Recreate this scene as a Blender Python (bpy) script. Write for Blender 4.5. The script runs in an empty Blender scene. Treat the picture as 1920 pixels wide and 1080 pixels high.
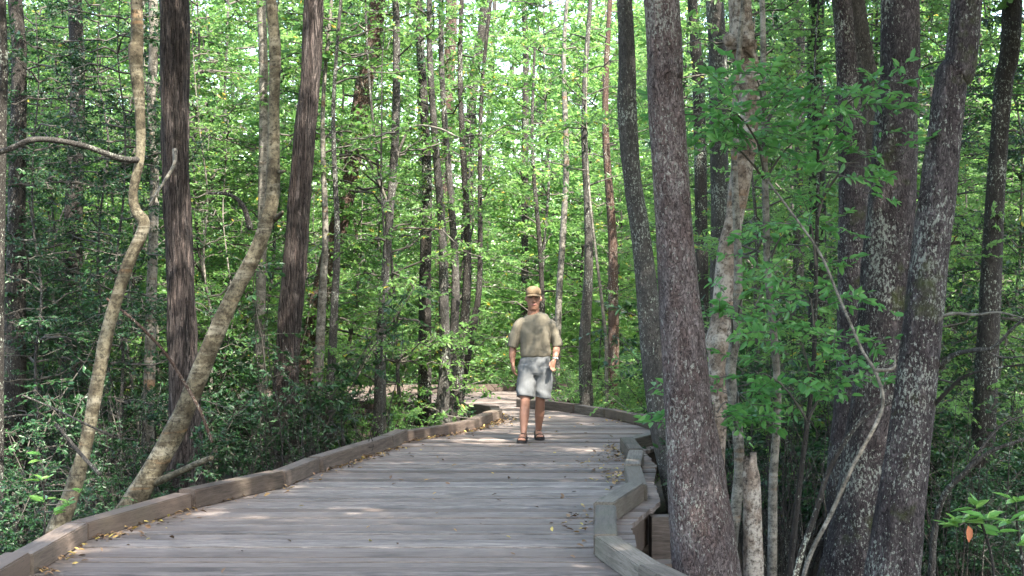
import bpy, bmesh, math, random
import numpy as np
from mathutils import Vector, Matrix
R = math.radians
S = bpy.context.scene
COL = S.collection
# ------------------------------------------------------------------ camera, sky, sun, exposure
F, HOR, CH = 2700.0, 584.0, 1.5          # focal length in photo pixels, horizon row, eye height
cam = bpy.data.objects.new('camera', bpy.data.cameras.new('camera'))
COL.objects.link(cam); S.camera = cam
cam.location = (0, 0, CH); cam.rotation_euler = (R(90), 0, 0)
cam.data.sensor_width = 36; cam.data.lens = F / 1920 * 36
cam.data.shift_y = (HOR - 540) / 1920
cam.data.clip_start = 0.1; cam.data.clip_end = 2000
SUN_EL, SUN_AZ = R(52), R(146)           # azimuth clockwise from +Y: behind the camera, to its right
w = bpy.data.worlds.new('World'); S.world = w; w.use_nodes = True
nt = w.node_tree; bg = nt.nodes['Background']
sky = nt.nodes.new('ShaderNodeTexSky'); sky.sky_type = 'NISHITA'; sky.sun_disc = False
sky.sun_elevation = SUN_EL; sky.sun_rotation = SUN_AZ
sky.air_density = 1.3; sky.dust_density = 3.0
nt.links.new(sky.outputs[0], bg.inputs[0]); bg.inputs[1].default_value = 0.15
sl = bpy.data.lights.new('sun', 'SUN'); sl.energy = 3.3; sl.angle = R(0.55); sl.color = (1, .93, .82)
so = bpy.data.objects.new('sun', sl); COL.objects.link(so)
sd = Vector((math.sin(SUN_AZ) * math.cos(SUN_EL), math.cos(SUN_AZ) * math.cos(SUN_EL), math.sin(SUN_EL)))
so.rotation_euler = sd.to_track_quat('Z', 'Y').to_euler(); so.location = (5, -5, 30)
S.view_settings.view_transform = 'Standard'; S.view_settings.look = 'None'
S.view_settings.exposure = 3.05; S.view_settings.gamma = 1
S.render.engine = 'CYCLES'
S.cycles.max_bounces = 12; S.cycles.diffuse_bounces = 8; S.cycles.glossy_bounces = 2
S.cycles.transmission_bounces = 8; S.cycles.use_denoising = True
S.cycles.caustics_reflective = False; S.cycles.caustics_refractive = False
GZ = -0.95                                # forest floor below the deck

def at(px, py, Y):                        # a photo pixel at distance Y
    return np.array([(px - 960) / F * Y, Y, CH - (py - HOR) / F * Y])

# ------------------------------------------------------------------ materials
def mat(name):
    m = bpy.data.materials.new(name); m.use_nodes = True
    t = m.node_tree; p = t.nodes['Principled BSDF']
    return m, t, p, t.links.new
def N(t, typ, **kw):
    n = t.nodes.new(typ)
    for k, v in kw.items():
        if isinstance(k, str) and hasattr(n, k): setattr(n, k, v)
        else: n.inputs[k.replace('_', ' ')].default_value = v
    return n
def ramp(t, fac, stops):
    r = t.nodes.new('ShaderNodeValToRGB'); e = r.color_ramp.elements
    while len(e) < len(stops): e.new(0.5)
    for i, (p, c) in enumerate(stops):
        e[i].position = p; e[i].color = (*c, 1) if len(c) == 3 else c
    t.links.new(fac, r.inputs[0]); return r.outputs[0]
def coords(t, scale=(1, 1, 1), rnd=True):
    tc = t.nodes.new('ShaderNodeTexCoord'); mp = t.nodes.new('ShaderNodeMapping')
    mp.inputs['Scale'].default_value = scale; t.links.new(tc.outputs['Object'], mp.inputs['Vector'])
    if rnd:
        oi = t.nodes.new('ShaderNodeObjectInfo'); ml = N(t, 'ShaderNodeMath', operation='MULTIPLY'); ml.inputs[1].default_value = 37.0
        t.links.new(oi.outputs['Random'], ml.inputs[0]); t.links.new(ml.outputs[0], mp.inputs['Location'])
    return mp.outputs[0]
def noise(t, vec, scale, detail=4, rough=.6, dist=0):
    n = t.nodes.new('ShaderNodeTexNoise'); n.inputs['Scale'].default_value = scale; n.inputs['Detail'].default_value = detail
    n.inputs['Roughness'].default_value = rough; n.inputs['Distortion'].default_value = dist
    t.links.new(vec, n.inputs['Vector']); return n.outputs['Fac']
def mixc(t, fac, a, b, mode='MIX'):
    m = t.nodes.new('ShaderNodeMix'); m.data_type = 'RGBA'; m.blend_type = mode
    for v, i in ((fac, 0), (a, 6), (b, 7)):
        if hasattr(v, 'is_linked') or hasattr(v, 'links'): t.links.new(v, m.inputs[i])
        else: m.inputs[i].default_value = v if i == 0 else (*v, 1)
    return m.outputs[2]
def bump(t, p, h, strength, dist):
    b = t.nodes.new('ShaderNodeBump'); b.inputs['Strength'].default_value = strength; b.inputs['Distance'].default_value = dist
    t.links.new(h, b.inputs['Height']); t.links.new(b.outputs[0], p.inputs['Normal'])

def leaf_mat(name, dark, mid, light, trans, tfac=.38, rough=.42, accent=None):
    m, t, p, L = mat(name)
    a = t.nodes.new('ShaderNodeAttribute'); a.attribute_name = 'tone'
    stops = [(0.0, dark), (.45, mid), (.93, light)]
    if accent: stops += [(.965, light), (.985, accent)]
    c = ramp(t, a.outputs['Fac'], stops)
    L(c, p.inputs['Base Color']); p.inputs['Roughness'].default_value = rough
    p.inputs['Specular IOR Level'].default_value = .45
    tr = t.nodes.new('ShaderNodeBsdfTranslucent')
    tc = mixc(t, .5, c, trans); L(tc, tr.inputs[0])
    mx = t.nodes.new('ShaderNodeMixShader'); mx.inputs[0].default_value = tfac
    L(p.outputs[0], mx.inputs[1]); L(tr.outputs[0], mx.inputs[2])
    L(mx.outputs[0], t.nodes['Material Output'].inputs['Surface'])
    return m
LEAF_BRIGHT = leaf_mat('sunlit_fresh_leaf', (.058, .150, .034), (.100, .220, .054), (.155, .270, .070), (.42, .68, .20), .54, .45, (.42, .30, .03))  # fresh green, paled further so the colour carries the far forest's glow
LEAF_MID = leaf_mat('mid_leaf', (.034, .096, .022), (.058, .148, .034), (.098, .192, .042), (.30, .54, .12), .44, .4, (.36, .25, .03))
LEAF_DARK = leaf_mat('shaded_glossy_leaf', (.008, .027, .010), (.015, .052, .017), (.040, .108, .030), (.05, .14, .04), .24, .44)  # dark green, albedo lowered further to stand in for understorey shade
LEAF_NEAR = leaf_mat('lit_young_leaf', (.035, .125, .036), (.070, .205, .052), (.130, .28, .066), (.22, .52, .13), .46, .38)  # young green, albedo raised so shaded sprays look lit

LEAF_SPRIG = leaf_mat('lit_glossy_sprig_leaf', (.06, .18, .04), (.10, .25, .055), (.17, .30, .07), (.28, .55, .12), .4, .3)  # glossy green, light on the leaves put into a brighter colour
def bark_mat(name, crack, plate, pale, scale=26, zs=.22, lichen=0.0, lich_col=(.46, .50, .42), bstr=.9, moss=0.0, bd=.03, fibre=False):
    m, t, p, L = mat(name)
    v = coords(t, (1, 1, zs)); v1 = coords(t, (1, 1, 1))
    nz = noise(t, v, scale * .35, 3, .6)
    vm = t.nodes.new('ShaderNodeVectorMath'); vm.operation = 'MULTIPLY_ADD'
    cn = t.nodes.new('ShaderNodeTexNoise'); cn.inputs['Scale'].default_value = scale * .5; L(v, cn.inputs['Vector'])
    L(cn.outputs['Color'], vm.inputs[0]); vm.inputs[1].default_value = (.11, .11, .11); L(v, vm.inputs[2])
    if fibre:
        f = noise(t, vm.outputs[0], scale, 5, .7, .3); h = ramp(t, f, [(.40, (0, 0, 0)), (.57, (1, 1, 1))])
    else:
        vo = t.nodes.new('ShaderNodeTexVoronoi'); vo.feature = 'DISTANCE_TO_EDGE'; vo.inputs['Scale'].default_value = scale
        L(vm.outputs[0], vo.inputs['Vector']); h = ramp(t, vo.outputs['Distance'], [(.0, (0, 0, 0)), (.28, (1, 1, 1))])
    fine = noise(t, v1, 70, 5, .75)
    if not fibre:                          # break the plates up with a ragged fissure noise
        rn = noise(t, vm.outputs[0], scale * 1.15, 6, .75, .8)
        h = mixc(t, .55, h, ramp(t, rn, [(.40, (0, 0, 0)), (.58, (1, 1, 1))]))
    hh = mixc(t, .35, h, fine)
    base = mixc(t, h, crack, plate)
    c2 = mixc(t, ramp(t, nz, [(.42, (0, 0, 0)), (.62, (1, 1, 1))]), base, mixc(t, h, crack, pale))
    c2 = mixc(t, ramp(t, fine, [(.36, (0, 0, 0)), (.56, (1, 1, 1))]), mixc(t, .4, c2, crack), c2)
    tone = noise(t, v1, 1.4, 4, .65)       # large uneven staining
    c2 = mixc(t, ramp(t, tone, [(.40, (.35, .35, .35)), (.56, (0, 0, 0))]), c2, crack)
    if lichen > 0:
        big = noise(t, v1, 2.2, 3, .6); sm = noise(t, v1, 17, 5, .7)
        ad = N(t, 'ShaderNodeMath', operation='ADD'); L(big, ad.inputs[0]); L(sm, ad.inputs[1])
        lf = ramp(t, ad.outputs[0], [(1.205 - lichen * .15, (0, 0, 0)), (1.235 - lichen * .15, (1, 1, 1))])
        fa = N(t, 'ShaderNodeMath', operation='MULTIPLY_ADD'); L(big, fa.inputs[0]); fa.inputs[1].default_value = .45; L(noise(t, coords(t, (1, 1, .55)), 62, 4, .75), fa.inputs[2])
        fl_ = ramp(t, fa.outputs[0], [(.845 - lichen * .03, (0, 0, 0)), (.875 - lichen * .03, (.7, .7, .7))])
        mxf = N(t, 'ShaderNodeMath', operation='MAXIMUM'); L(lf, mxf.inputs[0]); L(fl_, mxf.inputs[1])
        c2 = mixc(t, mxf.outputs[0], c2, lich_col)
    if moss > 0:
        mf = ramp(t, noise(t, v1, 3.1, 4, .65), [(.62 - moss * .25, (0, 0, 0)), (.75 - moss * .2, (1, 1, 1))])
        c2 = mixc(t, mf, c2, (.055, .065, .022))
    L(c2, p.inputs['Base Color']); p.inputs['Roughness'].default_value = .9; p.inputs['Specular IOR Level'].default_value = .2
    bump(t, p, hh, bstr, bd)
    return m
BARK_BIG = bark_mat('grey_red_bark', (.014, .009, .009), (.245, .182, .170), (.350, .296, .286), 44, .42, .95, (.42, .43, .38), 1.0)
BARK_DARK = bark_mat('dark_lichened_bark', (.008, .006, .007), (.112, .090, .092), (.205, .178, .178), 42, .40, 1.1, (.42, .45, .39), 1.0, moss=.15)
BARK_MOSS = bark_mat('mossy_bark', (.014, .012, .009), (.055, .044, .034), (.085, .070, .050), 28, .25, .25, moss=.9)
BARK_FIBRE = bark_mat('fibrous_brown_bark', (.011, .008, .007), (.112, .086, .076), (.165, .138, .126), 52, .075, 0.0, fibre=True, bstr=1.0, bd=.05)
BARK_RED = bark_mat('reddish_bark', (.05, .030, .022), (.135, .085, .066), (.19, .145, .125), 42, .3, .5)
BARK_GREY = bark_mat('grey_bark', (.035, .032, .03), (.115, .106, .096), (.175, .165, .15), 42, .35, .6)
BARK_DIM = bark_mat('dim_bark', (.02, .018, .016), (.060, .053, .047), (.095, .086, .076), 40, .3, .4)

def pale_mat(name, a, b, c, bands=True):
    m, t, p, L = mat(name)
    v1 = coords(t, (1, 1, 1)); vb = coords(t, (.5, .5, 4.0))
    n1 = noise(t, v1, 7, 6, .72); n2 = noise(t, v1, 26, 6, .8); n3 = noise(t, vb, 2.6, 5, .7); n4 = noise(t, v1, 3.4, 5, .7)
    col = mixc(t, ramp(t, n1, [(.42, (0, 0, 0)), (.56, (1, 1, 1))]), a, b)
    if bands: col = mixc(t, ramp(t, n3, [(.52, (0, 0, 0)), (.64, (.85, .85, .85))]), col, c)
    else: col = mixc(t, ramp(t, n4, [(.50, (0, 0, 0)), (.57, (.9, .9, .9))]), col, c)
    col = mixc(t, ramp(t, noise(t, vb, 1.1, 4, .7), [(.59, (0, 0, 0)), (.68, (.6, .6, .6))]), col, (.17, .085, .032))
    col = mixc(t, ramp(t, n2, [(.38, (.9, .9, .9)), (.53, (0, 0, 0))]), col, tuple(x * .22 for x in b))
    L(col, p.inputs['Base Color']); p.inputs['Roughness'].default_value = .88; p.inputs['Specular IOR Level'].default_value = .2
    bump(t, p, mixc(t, .5, n2, n1), .8, .02)
    return m
BARK_PALE = pale_mat('pale_smooth_bark', (.135, .120, .082), (.055, .046, .030), (.190, .175, .135))
BARK_KNOB = pale_mat('pale_pinkish_bark', (.25, .205, .165), (.13, .10, .078), (.32, .29, .25), False)
BARK_THIN = pale_mat('pale_grey_bark', (.19, .178, .150), (.105, .096, .08), (.25, .235, .205))
TWIG, _t, _p, _L = mat('twig_bark')
_L(mixc(_t, noise(_t, coords(_t), 12, 3), (.03, .026, .021), (.10, .09, .075)), _p.inputs['Base Color']); _p.inputs['Roughness'].default_value = .9

def wood_mat(name, a, b, c, green=0.0, streak=(1.5, 24, 24)):
    m, t, p, L = mat(name)
    at_ = t.nodes.new('ShaderNodeAttribute'); at_.attribute_name = 'tone'
    tc = t.nodes.new('ShaderNodeTexCoord'); cx = t.nodes.new('ShaderNodeCombineXYZ'); ml = N(t, 'ShaderNodeMath', operation='MULTIPLY')
    ml.inputs[1].default_value = 91.0; L(at_.outputs['Fac'], ml.inputs[0]); L(ml.outputs[0], cx.inputs[0]); L(ml.outputs[0], cx.inputs[1])
    oi = t.nodes.new('ShaderNodeObjectInfo'); m2 = N(t, 'ShaderNodeMath', operation='MULTIPLY'); m2.inputs[1].default_value = 53.0
    L(oi.outputs['Random'], m2.inputs[0]); L(m2.outputs[0], cx.inputs[2])
    ad = t.nodes.new('ShaderNodeVectorMath'); L(tc.outputs['Object'], ad.inputs[0]); L(cx.outputs[0], ad.inputs[1])
    mp = t.nodes.new('ShaderNodeMapping'); mp.inputs['Scale'].default_value = streak; L(ad.outputs[0], mp.inputs[0])
    g = noise(t, mp.outputs[0], 3.2, 6, .68, .4); g2 = noise(t, mp.outputs[0], 9, 5, .8, .3)
    blot = noise(t, ad.outputs[0], 2.3, 4, .6)
    r1 = N(t, 'ShaderNodeMath', operation='FRACT'); m3 = N(t, 'ShaderNodeMath', operation='MULTIPLY'); m3.inputs[1].default_value = 7.31
    L(at_.outputs['Fac'], m3.inputs[0]); L(m3.outputs[0], r1.inputs[0])
    col = mixc(t, ramp(t, g, [(.36, (0, 0, 0)), (.60, (1, 1, 1))]), a, b)
    col = mixc(t, ramp(t, r1.outputs[0], [(0, (0, 0, 0)), (1, (.9, .9, .9))]), col, c)
    col = mixc(t, ramp(t, blot, [(.5, (0, 0, 0)), (.72, (.6, .6, .6))]), col, a)
    col = mixc(t, ramp(t, g2, [(.32, (.85, .85, .85)), (.46, (0, 0, 0))]), col, (.022, .018, .017))
    m5 = N(t, 'ShaderNodeMath', operation='MULTIPLY'); m5.inputs[1].default_value = 23.7; L(at_.outputs['Fac'], m5.inputs[0])
    r5 = N(t, 'ShaderNodeMath', operation='FRACT'); L(m5.outputs[0], r5.inputs[0])
    col = mixc(t, 1.0, col, ramp(t, r5.outputs[0], [(0, (.62, .58, .55)), (.3, (.92, .90, .88)), (1, (1.16, 1.14, 1.10))]), 'MULTIPLY')
    if green > 0:
        gr = noise(t, ad.outputs[0], 1.7, 3, .6)
        col = mixc(t, ramp(t, gr, [(.5, (0, 0, 0)), (.66, (green, green, green))]), col, (.080, .095, .050))
    L(col, p.inputs['Base Color']); p.inputs['Roughness'].default_value = .72; p.inputs['Specular IOR Level'].default_value = .3
    bump(t, p, mixc(t, .4, g, g2), .55, .006)
    return m
WOOD_DECK = wood_mat('weathered_decking', (.045, .037, .034), (.285, .250, .232), (.150, .118, .102))
WOOD_KERB = wood_mat('weathered_timber', (.050, .040, .034), (.170, .142, .124), (.100, .074, .060), .12, (1.1, 15, 15))
WOOD_KERB_G = wood_mat('greenish_timber', (.060, .052, .044), (.195, .172, .152), (.110, .094, .076), .25, (1.1, 15, 15))
WOOD_DARK = wood_mat('dark_underframe', (.05, .04, .034), (.11, .088, .072), (.08, .06, .05), .1, (3, 3, 3))

GROUND, _t, _p, _L = mat('swamp_floor')
_v = coords(_t, rnd=False); _a = noise(_t, _v, 1.3, 5, .65); _b = noise(_t, _v, 16, 5, .7)
_c = mixc(_t, ramp(_t, _b, [(.4, (0, 0, 0)), (.62, (1, 1, 1))]), (.014, .011, .008), (.055, .040, .025))
_c = mixc(_t, ramp(_t, _a, [(.5, (0, 0, 0)), (.66, (.8, .8, .8))]), _c, (.03, .045, .014))
_L(_c, _p.inputs['Base Color']); _p.inputs['Roughness'].default_value = .8; bump(_t, _p, _b, .8, .05)

def flat_mat(name, col, rough=.7, var=.15, scale=30, bs=0, spec=.3):
    m, t, p, L = mat(name)
    n = noise(t, coords(t, rnd=False), scale, 4, .65)
    L(mixc(t, n, tuple(x * (1 - var) for x in col), tuple(min(1, x * (1 + var)) for x in col)), p.inputs['Base Color'])
    p.inputs['Roughness'].default_value = rough; p.inputs['Specular IOR Level'].default_value = spec
    if bs: bump(t, p, n, bs, .004)
    return m
SKIN = flat_mat('skin', (.26, .135, .092), .5, .12, 25)
SKIN.node_tree.nodes['Principled BSDF'].inputs['Subsurface Weight'].default_value = 0.0
LIP = flat_mat('lips', (.27, .105, .085), .5); EYE = flat_mat('eye_and_brow', (.07, .045, .035), .5)
SHIRT = flat_mat('khaki_cotton', (.128, .113, .084), .9, .22, 24, .5)
SHORTS = flat_mat('pale_grey_cotton', (.112, .117, .120), .9, .18, 30, .5)
CAPM = flat_mat('tan_canvas', (.150, .105, .060), .85, .14, 50, .3)
BLACK = flat_mat('black_webbing', (.016, .015, .016), .7, .3, 60, .2)
METAL = flat_mat('steel', (.55, .55, .54), .35, .05); METAL.node_tree.nodes['Principled BSDF'].inputs['Metallic'].default_value = .9
HAIR = flat_mat('brown_hair', (.05, .033, .022), .7, .4, 90, .5)

# ------------------------------------------------------------------ mesh helpers
class MB:                                  # quads only
    def __init__(s): s.v = []; s.f = []; s.m = []; s.t = []; s.n = 0
    def add(s, v, f, m=0, tone=0.5):
        v = np.asarray(v, float).reshape(-1, 3); f = np.asarray(f, int).reshape(-1, 4)
        s.v.append(v); s.f.append(f + s.n); s.n += len(v)
        s.m.append(np.full(len(f), m)); s.t.append(np.broadcast_to(np.asarray(tone, float), (len(f),)))
    def build(s, name, mats, parent=None, smooth=True, origin=None, only_mesh=False):
        V = np.concatenate(s.v); Fc = np.concatenate(s.f)
        if origin is not None: V = V - np.asarray(origin)
        me = bpy.data.meshes.new(name); me.vertices.add(len(V)); me.vertices.foreach_set('co', V.ravel().astype(np.float32))
        me.loops.add(Fc.size); me.loops.foreach_set('vertex_index', Fc.ravel().astype(np.int32))
        me.polygons.add(len(Fc)); me.polygons.foreach_set('loop_start', np.arange(0, Fc.size, 4, dtype=np.int32))
        me.polygons.foreach_set('material_index', np.concatenate(s.m).astype(np.int32))
        me.polygons.foreach_set('use_smooth', np.full(len(Fc), smooth))
        a = me.attributes.new('tone', 'FLOAT', 'FACE'); a.data.foreach_set('value', np.concatenate(s.t).astype(np.float32))
        for mm in (mats if isinstance(mats, (list, tuple)) else [mats]): me.materials.append(mm)
        me.update(calc_edges=True); me.validate()
        if only_mesh: return me
        o = bpy.data.objects.new(name, me); COL.objects.link(o)
        if parent: o.parent = parent
        return o
def mesh_obj(name, me, parent=None):
    o = bpy.data.objects.new(name, me); COL.objects.link(o)
    if parent: o.parent = parent
    return o
def tag(o, label=None, cat=None, group=None, kind=None):
    if label: o['label'] = label
    if cat: o['category'] = cat
    if group: o['group'] = group
    if kind: o['kind'] = kind
    return o
def empty(name, loc):
    o = bpy.data.objects.new(name, None); COL.objects.link(o); o.location = [float(x) for x in loc]; o.empty_display_size = .2; return o
def unit(a): return a / (np.linalg.norm(a, axis=-1, keepdims=True) + 1e-9)
def catmull(P, n):
    P = np.asarray(P, float); Q = np.vstack([2 * P[0] - P[1], P, 2 * P[-1] - P[-2]]); out = []
    for i in range(len(P) - 1):
        k = n if i < len(P) - 2 else n + 1
        t = np.arange(k)[:, None] / n; a, b, c, d = Q[i:i + 4]
        out.append(.5 * ((2 * b) + (c - a) * t + (2 * a - 5 * b + 4 * c - d) * t * t + (3 * b - a - 3 * c + d) * t ** 3))
    return np.vstack(out)
def frames(P, ref=(1, 0, 0)):
    T = unit(np.gradient(P, axis=0)); ref = np.asarray(ref, float)
    U = unit(ref - (T @ ref)[:, None] * T); return T, U, np.cross(T, U)
def tube(mb, P, A, B=None, sides=8, m=0, tone=.5, ref=(1, 0, 0), rough=0, rng=None, cap=False):
    P = np.asarray(P, float); A = np.broadcast_to(np.asarray(A, float), (len(P),)); B = A if B is None else np.broadcast_to(np.asarray(B, float), (len(P),))
    T, U, W = frames(P, ref); th = np.arange(sides) / sides * 2 * math.pi
    mul = np.ones((len(P), sides))
    if rough:
        s = np.concatenate([[0], np.cumsum(np.linalg.norm(np.diff(P, axis=0), axis=1))])
        for k, fz, amp in ((2, .7, 1), (3, 1.6, .8), (5, 2.3, .6), (4, 5.2, .5), (7, 9, .4), (9, 4, .35)):
            mul += rough * amp * np.sin(k * th[None] + rng.uniform(0, 6) + 1.5 * np.sin(fz * s[:, None] + rng.uniform(0, 6))) * np.sin(fz * s[:, None] * rng.uniform(.7, 1.3) + rng.uniform(0, 6))
    V = P[:, None] + (mul * A[:, None] * np.cos(th))[..., None] * U[:, None] + (mul * B[:, None] * np.sin(th))[..., None] * W[:, None]
    if cap:
        V = np.concatenate([np.repeat(P[:1, None], sides, 1), V, np.repeat(P[-1:, None], sides, 1)])
    n = len(V); i, j = np.meshgrid(np.arange(n - 1), np.arange(sides), indexing='ij'); j2 = (j + 1) % sides
    mb.add(V.reshape(-1, 3), np.stack([i * sides + j, i * sides + j2, (i + 1) * sides + j2, (i + 1) * sides + j], -1), m, tone)
    return V
def leaves(mb, base, d, n, L, W, tone, m=0, fold=.18, droop=.12):
    d = unit(d); s = unit(np.cross(d, n)); n = np.cross(s, d); L = L[:, None]; W = W[:, None]
    f = n * W * fold
    v0 = base; v1 = base + d * L * .28 + s * W * .42 + f; v2 = base + d * L * .66 + s * W * .40 + f - n * L * droop * .5
    v3 = base + d * L - n * L * droop; v4 = base + d * L * .66 - s * W * .40 + f - n * L * droop * .5; v5 = base + d * L * .28 - s * W * .42 + f
    V = np.stack([v0, v1, v2, v3, v4, v5], 1).reshape(-1, 3); k = np.arange(len(base))[:, None] * 6
    Fq = np.concatenate([k + np.array([[0, 3, 2, 1]]), k + np.array([[0, 5, 4, 3]])], 1).reshape(-1, 4)
    mb.add(V, Fq, m, np.repeat(tone, 2))
def spray(mb, rng, p, d, length, nl, L, m=0, tm=1, tilt=.45, tone0=0.0, twig=.004, asp=.46):
    """a twig with leaves alternating along it"""
    d = d / np.linalg.norm(d); k = 4; t = np.linspace(0, 1, k)[:, None]
    P = p + d * length * t + np.array([0, 0, -.12 * length]) * t ** 2
    if twig: tube(mb, P, np.linspace(twig, twig * .35, k), sides=3, m=tm, ref=(.31, .2, .93))
    u = np.sort(rng.uniform(.12, 1, nl)); base = p + d * length * u[:, None] + np.array([0, 0, -.12 * length]) * (u ** 2)[:, None]
    up = unit(np.array([0, 0, 1.]) + rng.normal(0, tilt, 3)); side = unit(np.cross(d, up))
    sg = np.where(np.arange(nl) % 2 == 0, 1, -1)[:, None]
    dd = unit(d * rng.uniform(.35, .9, (nl, 1)) + side * sg * rng.uniform(.5, 1, (nl, 1)) + rng.normal(0, .28, (nl, 3)) + np.array([0, 0, -.12]))
    dd[-1] = unit(d + rng.normal(0, .2, 3))
    nn = unit(up + rng.normal(0, tilt, (nl, 3)))
    l = L * rng.uniform(.65, 1.25, nl)
    leaves(mb, base, dd, nn, l, l * asp * rng.uniform(.85, 1.2, nl), np.clip(rng.beta(2, 2.2, nl) + tone0 + (rng.random(nl) > .99) * .5, 0, 1), m)
def limb(mb, rng, p, d, length, r, ns, nl, L, m=0, tm=1, droop=.15, slen=.42, sides=4, tone0=0):
    d = d / np.linalg.norm(d); k = 7; t = np.linspace(0, 1, k)[:, None]
    P = p + d * length * t + np.array([0, 0, -droop * length]) * t ** 2
    P[1:] += rng.normal(0, .035 * length, (k - 1, 3))
    tube(mb, P, r * (1 - .8 * t[:, 0]), sides=sides, m=tm, ref=(.31, .2, .93))
    for _ in range(ns):
        u = rng.uniform(.25, 1) * (k - 1); i = min(int(u), k - 2); q = P[i] + (P[i + 1] - P[i]) * (u - i)
        a = rng.uniform(0, 2 * math.pi)
        sdv = unit(d * .5 + np.array([math.cos(a), math.sin(a), rng.normal(.05, .3)]))
        spray(mb, rng, q, sdv, slen * rng.uniform(.6, 1.3), nl, L, m, tm, tone0=tone0 + rng.normal(0, .1))
    return P

# ------------------------------------------------------------------ the boardwalk outline (metres, deck top at z = 0)
KH, KW, RIM = .132, .145, .12
def kp(px, py, z=KH): Y = F * (CH - z) / (py - HOR); return ((px - 960) / F * Y, Y)
left_in = [(-2.45, -4), (-2.5, 2), (-2.60, 6)] + [kp(x, y, 0) for x, y in ((60, 1082), (167, 1016), (365, 955), (535, 915), (602, 886), (737, 842), (765, 829), (845, 816), (897, 805), (925, 793))] + \
          [(-.12, 19.9), (-.17, 20.6), (-.45, 21.2), (-.95, 21.7), (-3, 22.5), (-7, 22.9)]
right_in = [(1.0, -4), (1.02, 3), (1.0, 6)] + [kp(x, y) for x, y in ((1262, 1094), (1198, 1063), (1111, 1003), (1114, 946), (1175, 908), (1170, 873), (1179, 845), (1161, 822), (1232, 806), (1243, 799), (1226, 790), (1190, 778), (1132, 766), (1075, 758), (1020, 752), (967, 747))]
far_in = [(1.6, 27.4), (.8, 27.3), (.07, 27.2), (-1.05, 26.5), (-3, 26.1), (-7, 26.3)]
def offset(poly, dist):                    # to the right of the direction of travel when dist > 0
    P = [Vector(p) for p in poly]; out = []
    for i, p in enumerate(P):
        a = (P[i] - P[i - 1]).normalized() if i else None; b = (P[i + 1] - P[i]).normalized() if i < len(P) - 1 else None
        na = Vector((a.y, -a.x)) if a else None; nb = Vector((b.y, -b.x)) if b else None
        if na is None: q = nb
        elif nb is None: q = na
        else:
            q = (na + nb); q = q / max(.45, q.length_squared / 2)
        out.append(p + q * dist)
    return out
outer_l = offset(left_in, -(KW + .06)); outer_r = offset(right_in, KW + RIM); outer_f = offset(far_in, KW + .06)
poly = [tuple(p) for p in outer_l] + [tuple(p) for p in reversed(outer_f)] + [(.95, 24.6)] + [tuple(p) for p in reversed(outer_r)]
def inside(x, y, margin=0.0):
    c = False; n = len(poly)
    for i in range(n):
        x1, y1 = poly[i]; x2, y2 = poly[(i + 1) % n]
        if (y1 > y) != (y2 > y) and x < (x2 - x1) * (y - y1) / (y2 - y1) + x1: c = not c
        if margin:
            dx, dy = x2 - x1, y2 - y1; t = max(0, min(1, ((x - x1) * dx + (y - y1) * dy) / (dx * dx + dy * dy + 1e-9)))
            if math.hypot(x - x1 - t * dx, y - y1 - t * dy) < margin: return True
    return c
def cross_x(y):
    xs = []; n = len(poly)
    for i in range(n):
        x1, y1 = poly[i]; x2, y2 = poly[(i + 1) % n]
        if (y1 > y) != (y2 > y): xs.append((x2 - x1) * (y - y1) / (y2 - y1) + x1)
    return sorted(xs)
rng = np.random.default_rng(5)
BOX = np.array([[0, 1, 2, 3], [7, 6, 5, 4], [0, 4, 5, 1], [1, 5, 6, 2], [2, 6, 7, 3], [3, 7, 4, 0]])
mb = MB(); y = -3.9
while y < 27.35:
    wd = rng.choice([.138, .138, .145, .185]) + rng.uniform(-.005, .005); ya, yb = y, y + wd; y += wd + rng.uniform(.011, .032)
    A, B = cross_x(ya + .002), cross_x(yb - .002)
    if not A or len(A) != len(B): A = B = cross_x((ya + yb) / 2)
    if len(A) % 2: continue
    z = rng.normal(0, .0025); tn = rng.random()
    for k in range(0, len(A), 2):
        e = rng.uniform(-.012, .012, 2); k0 = rng.normal(0, .0015, 4)
        a0, b0, a1, b1 = A[k] + e[0], A[k + 1] + e[1], B[k] + e[0], B[k + 1] + e[1]
        nseg = max(1, int((b0 - a0) / .8)); 
        mb.add([(a0, ya, z + k0[0]), (b0, ya, z + k0[1]), (b1, yb, z + k0[2]), (a1, yb, z + k0[3]), (a0, ya, -.038), (b0, ya, -.038), (b1, yb, -.038), (a1, yb, -.038)], BOX[:, ::1], 0, tn)
deck = mb.build('boardwalk', WOOD_DECK, smooth=False)
tag(deck, 'weathered grey plank boardwalk winding through the forest with timber kerbs', 'boardwalk', kind='structure')

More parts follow.
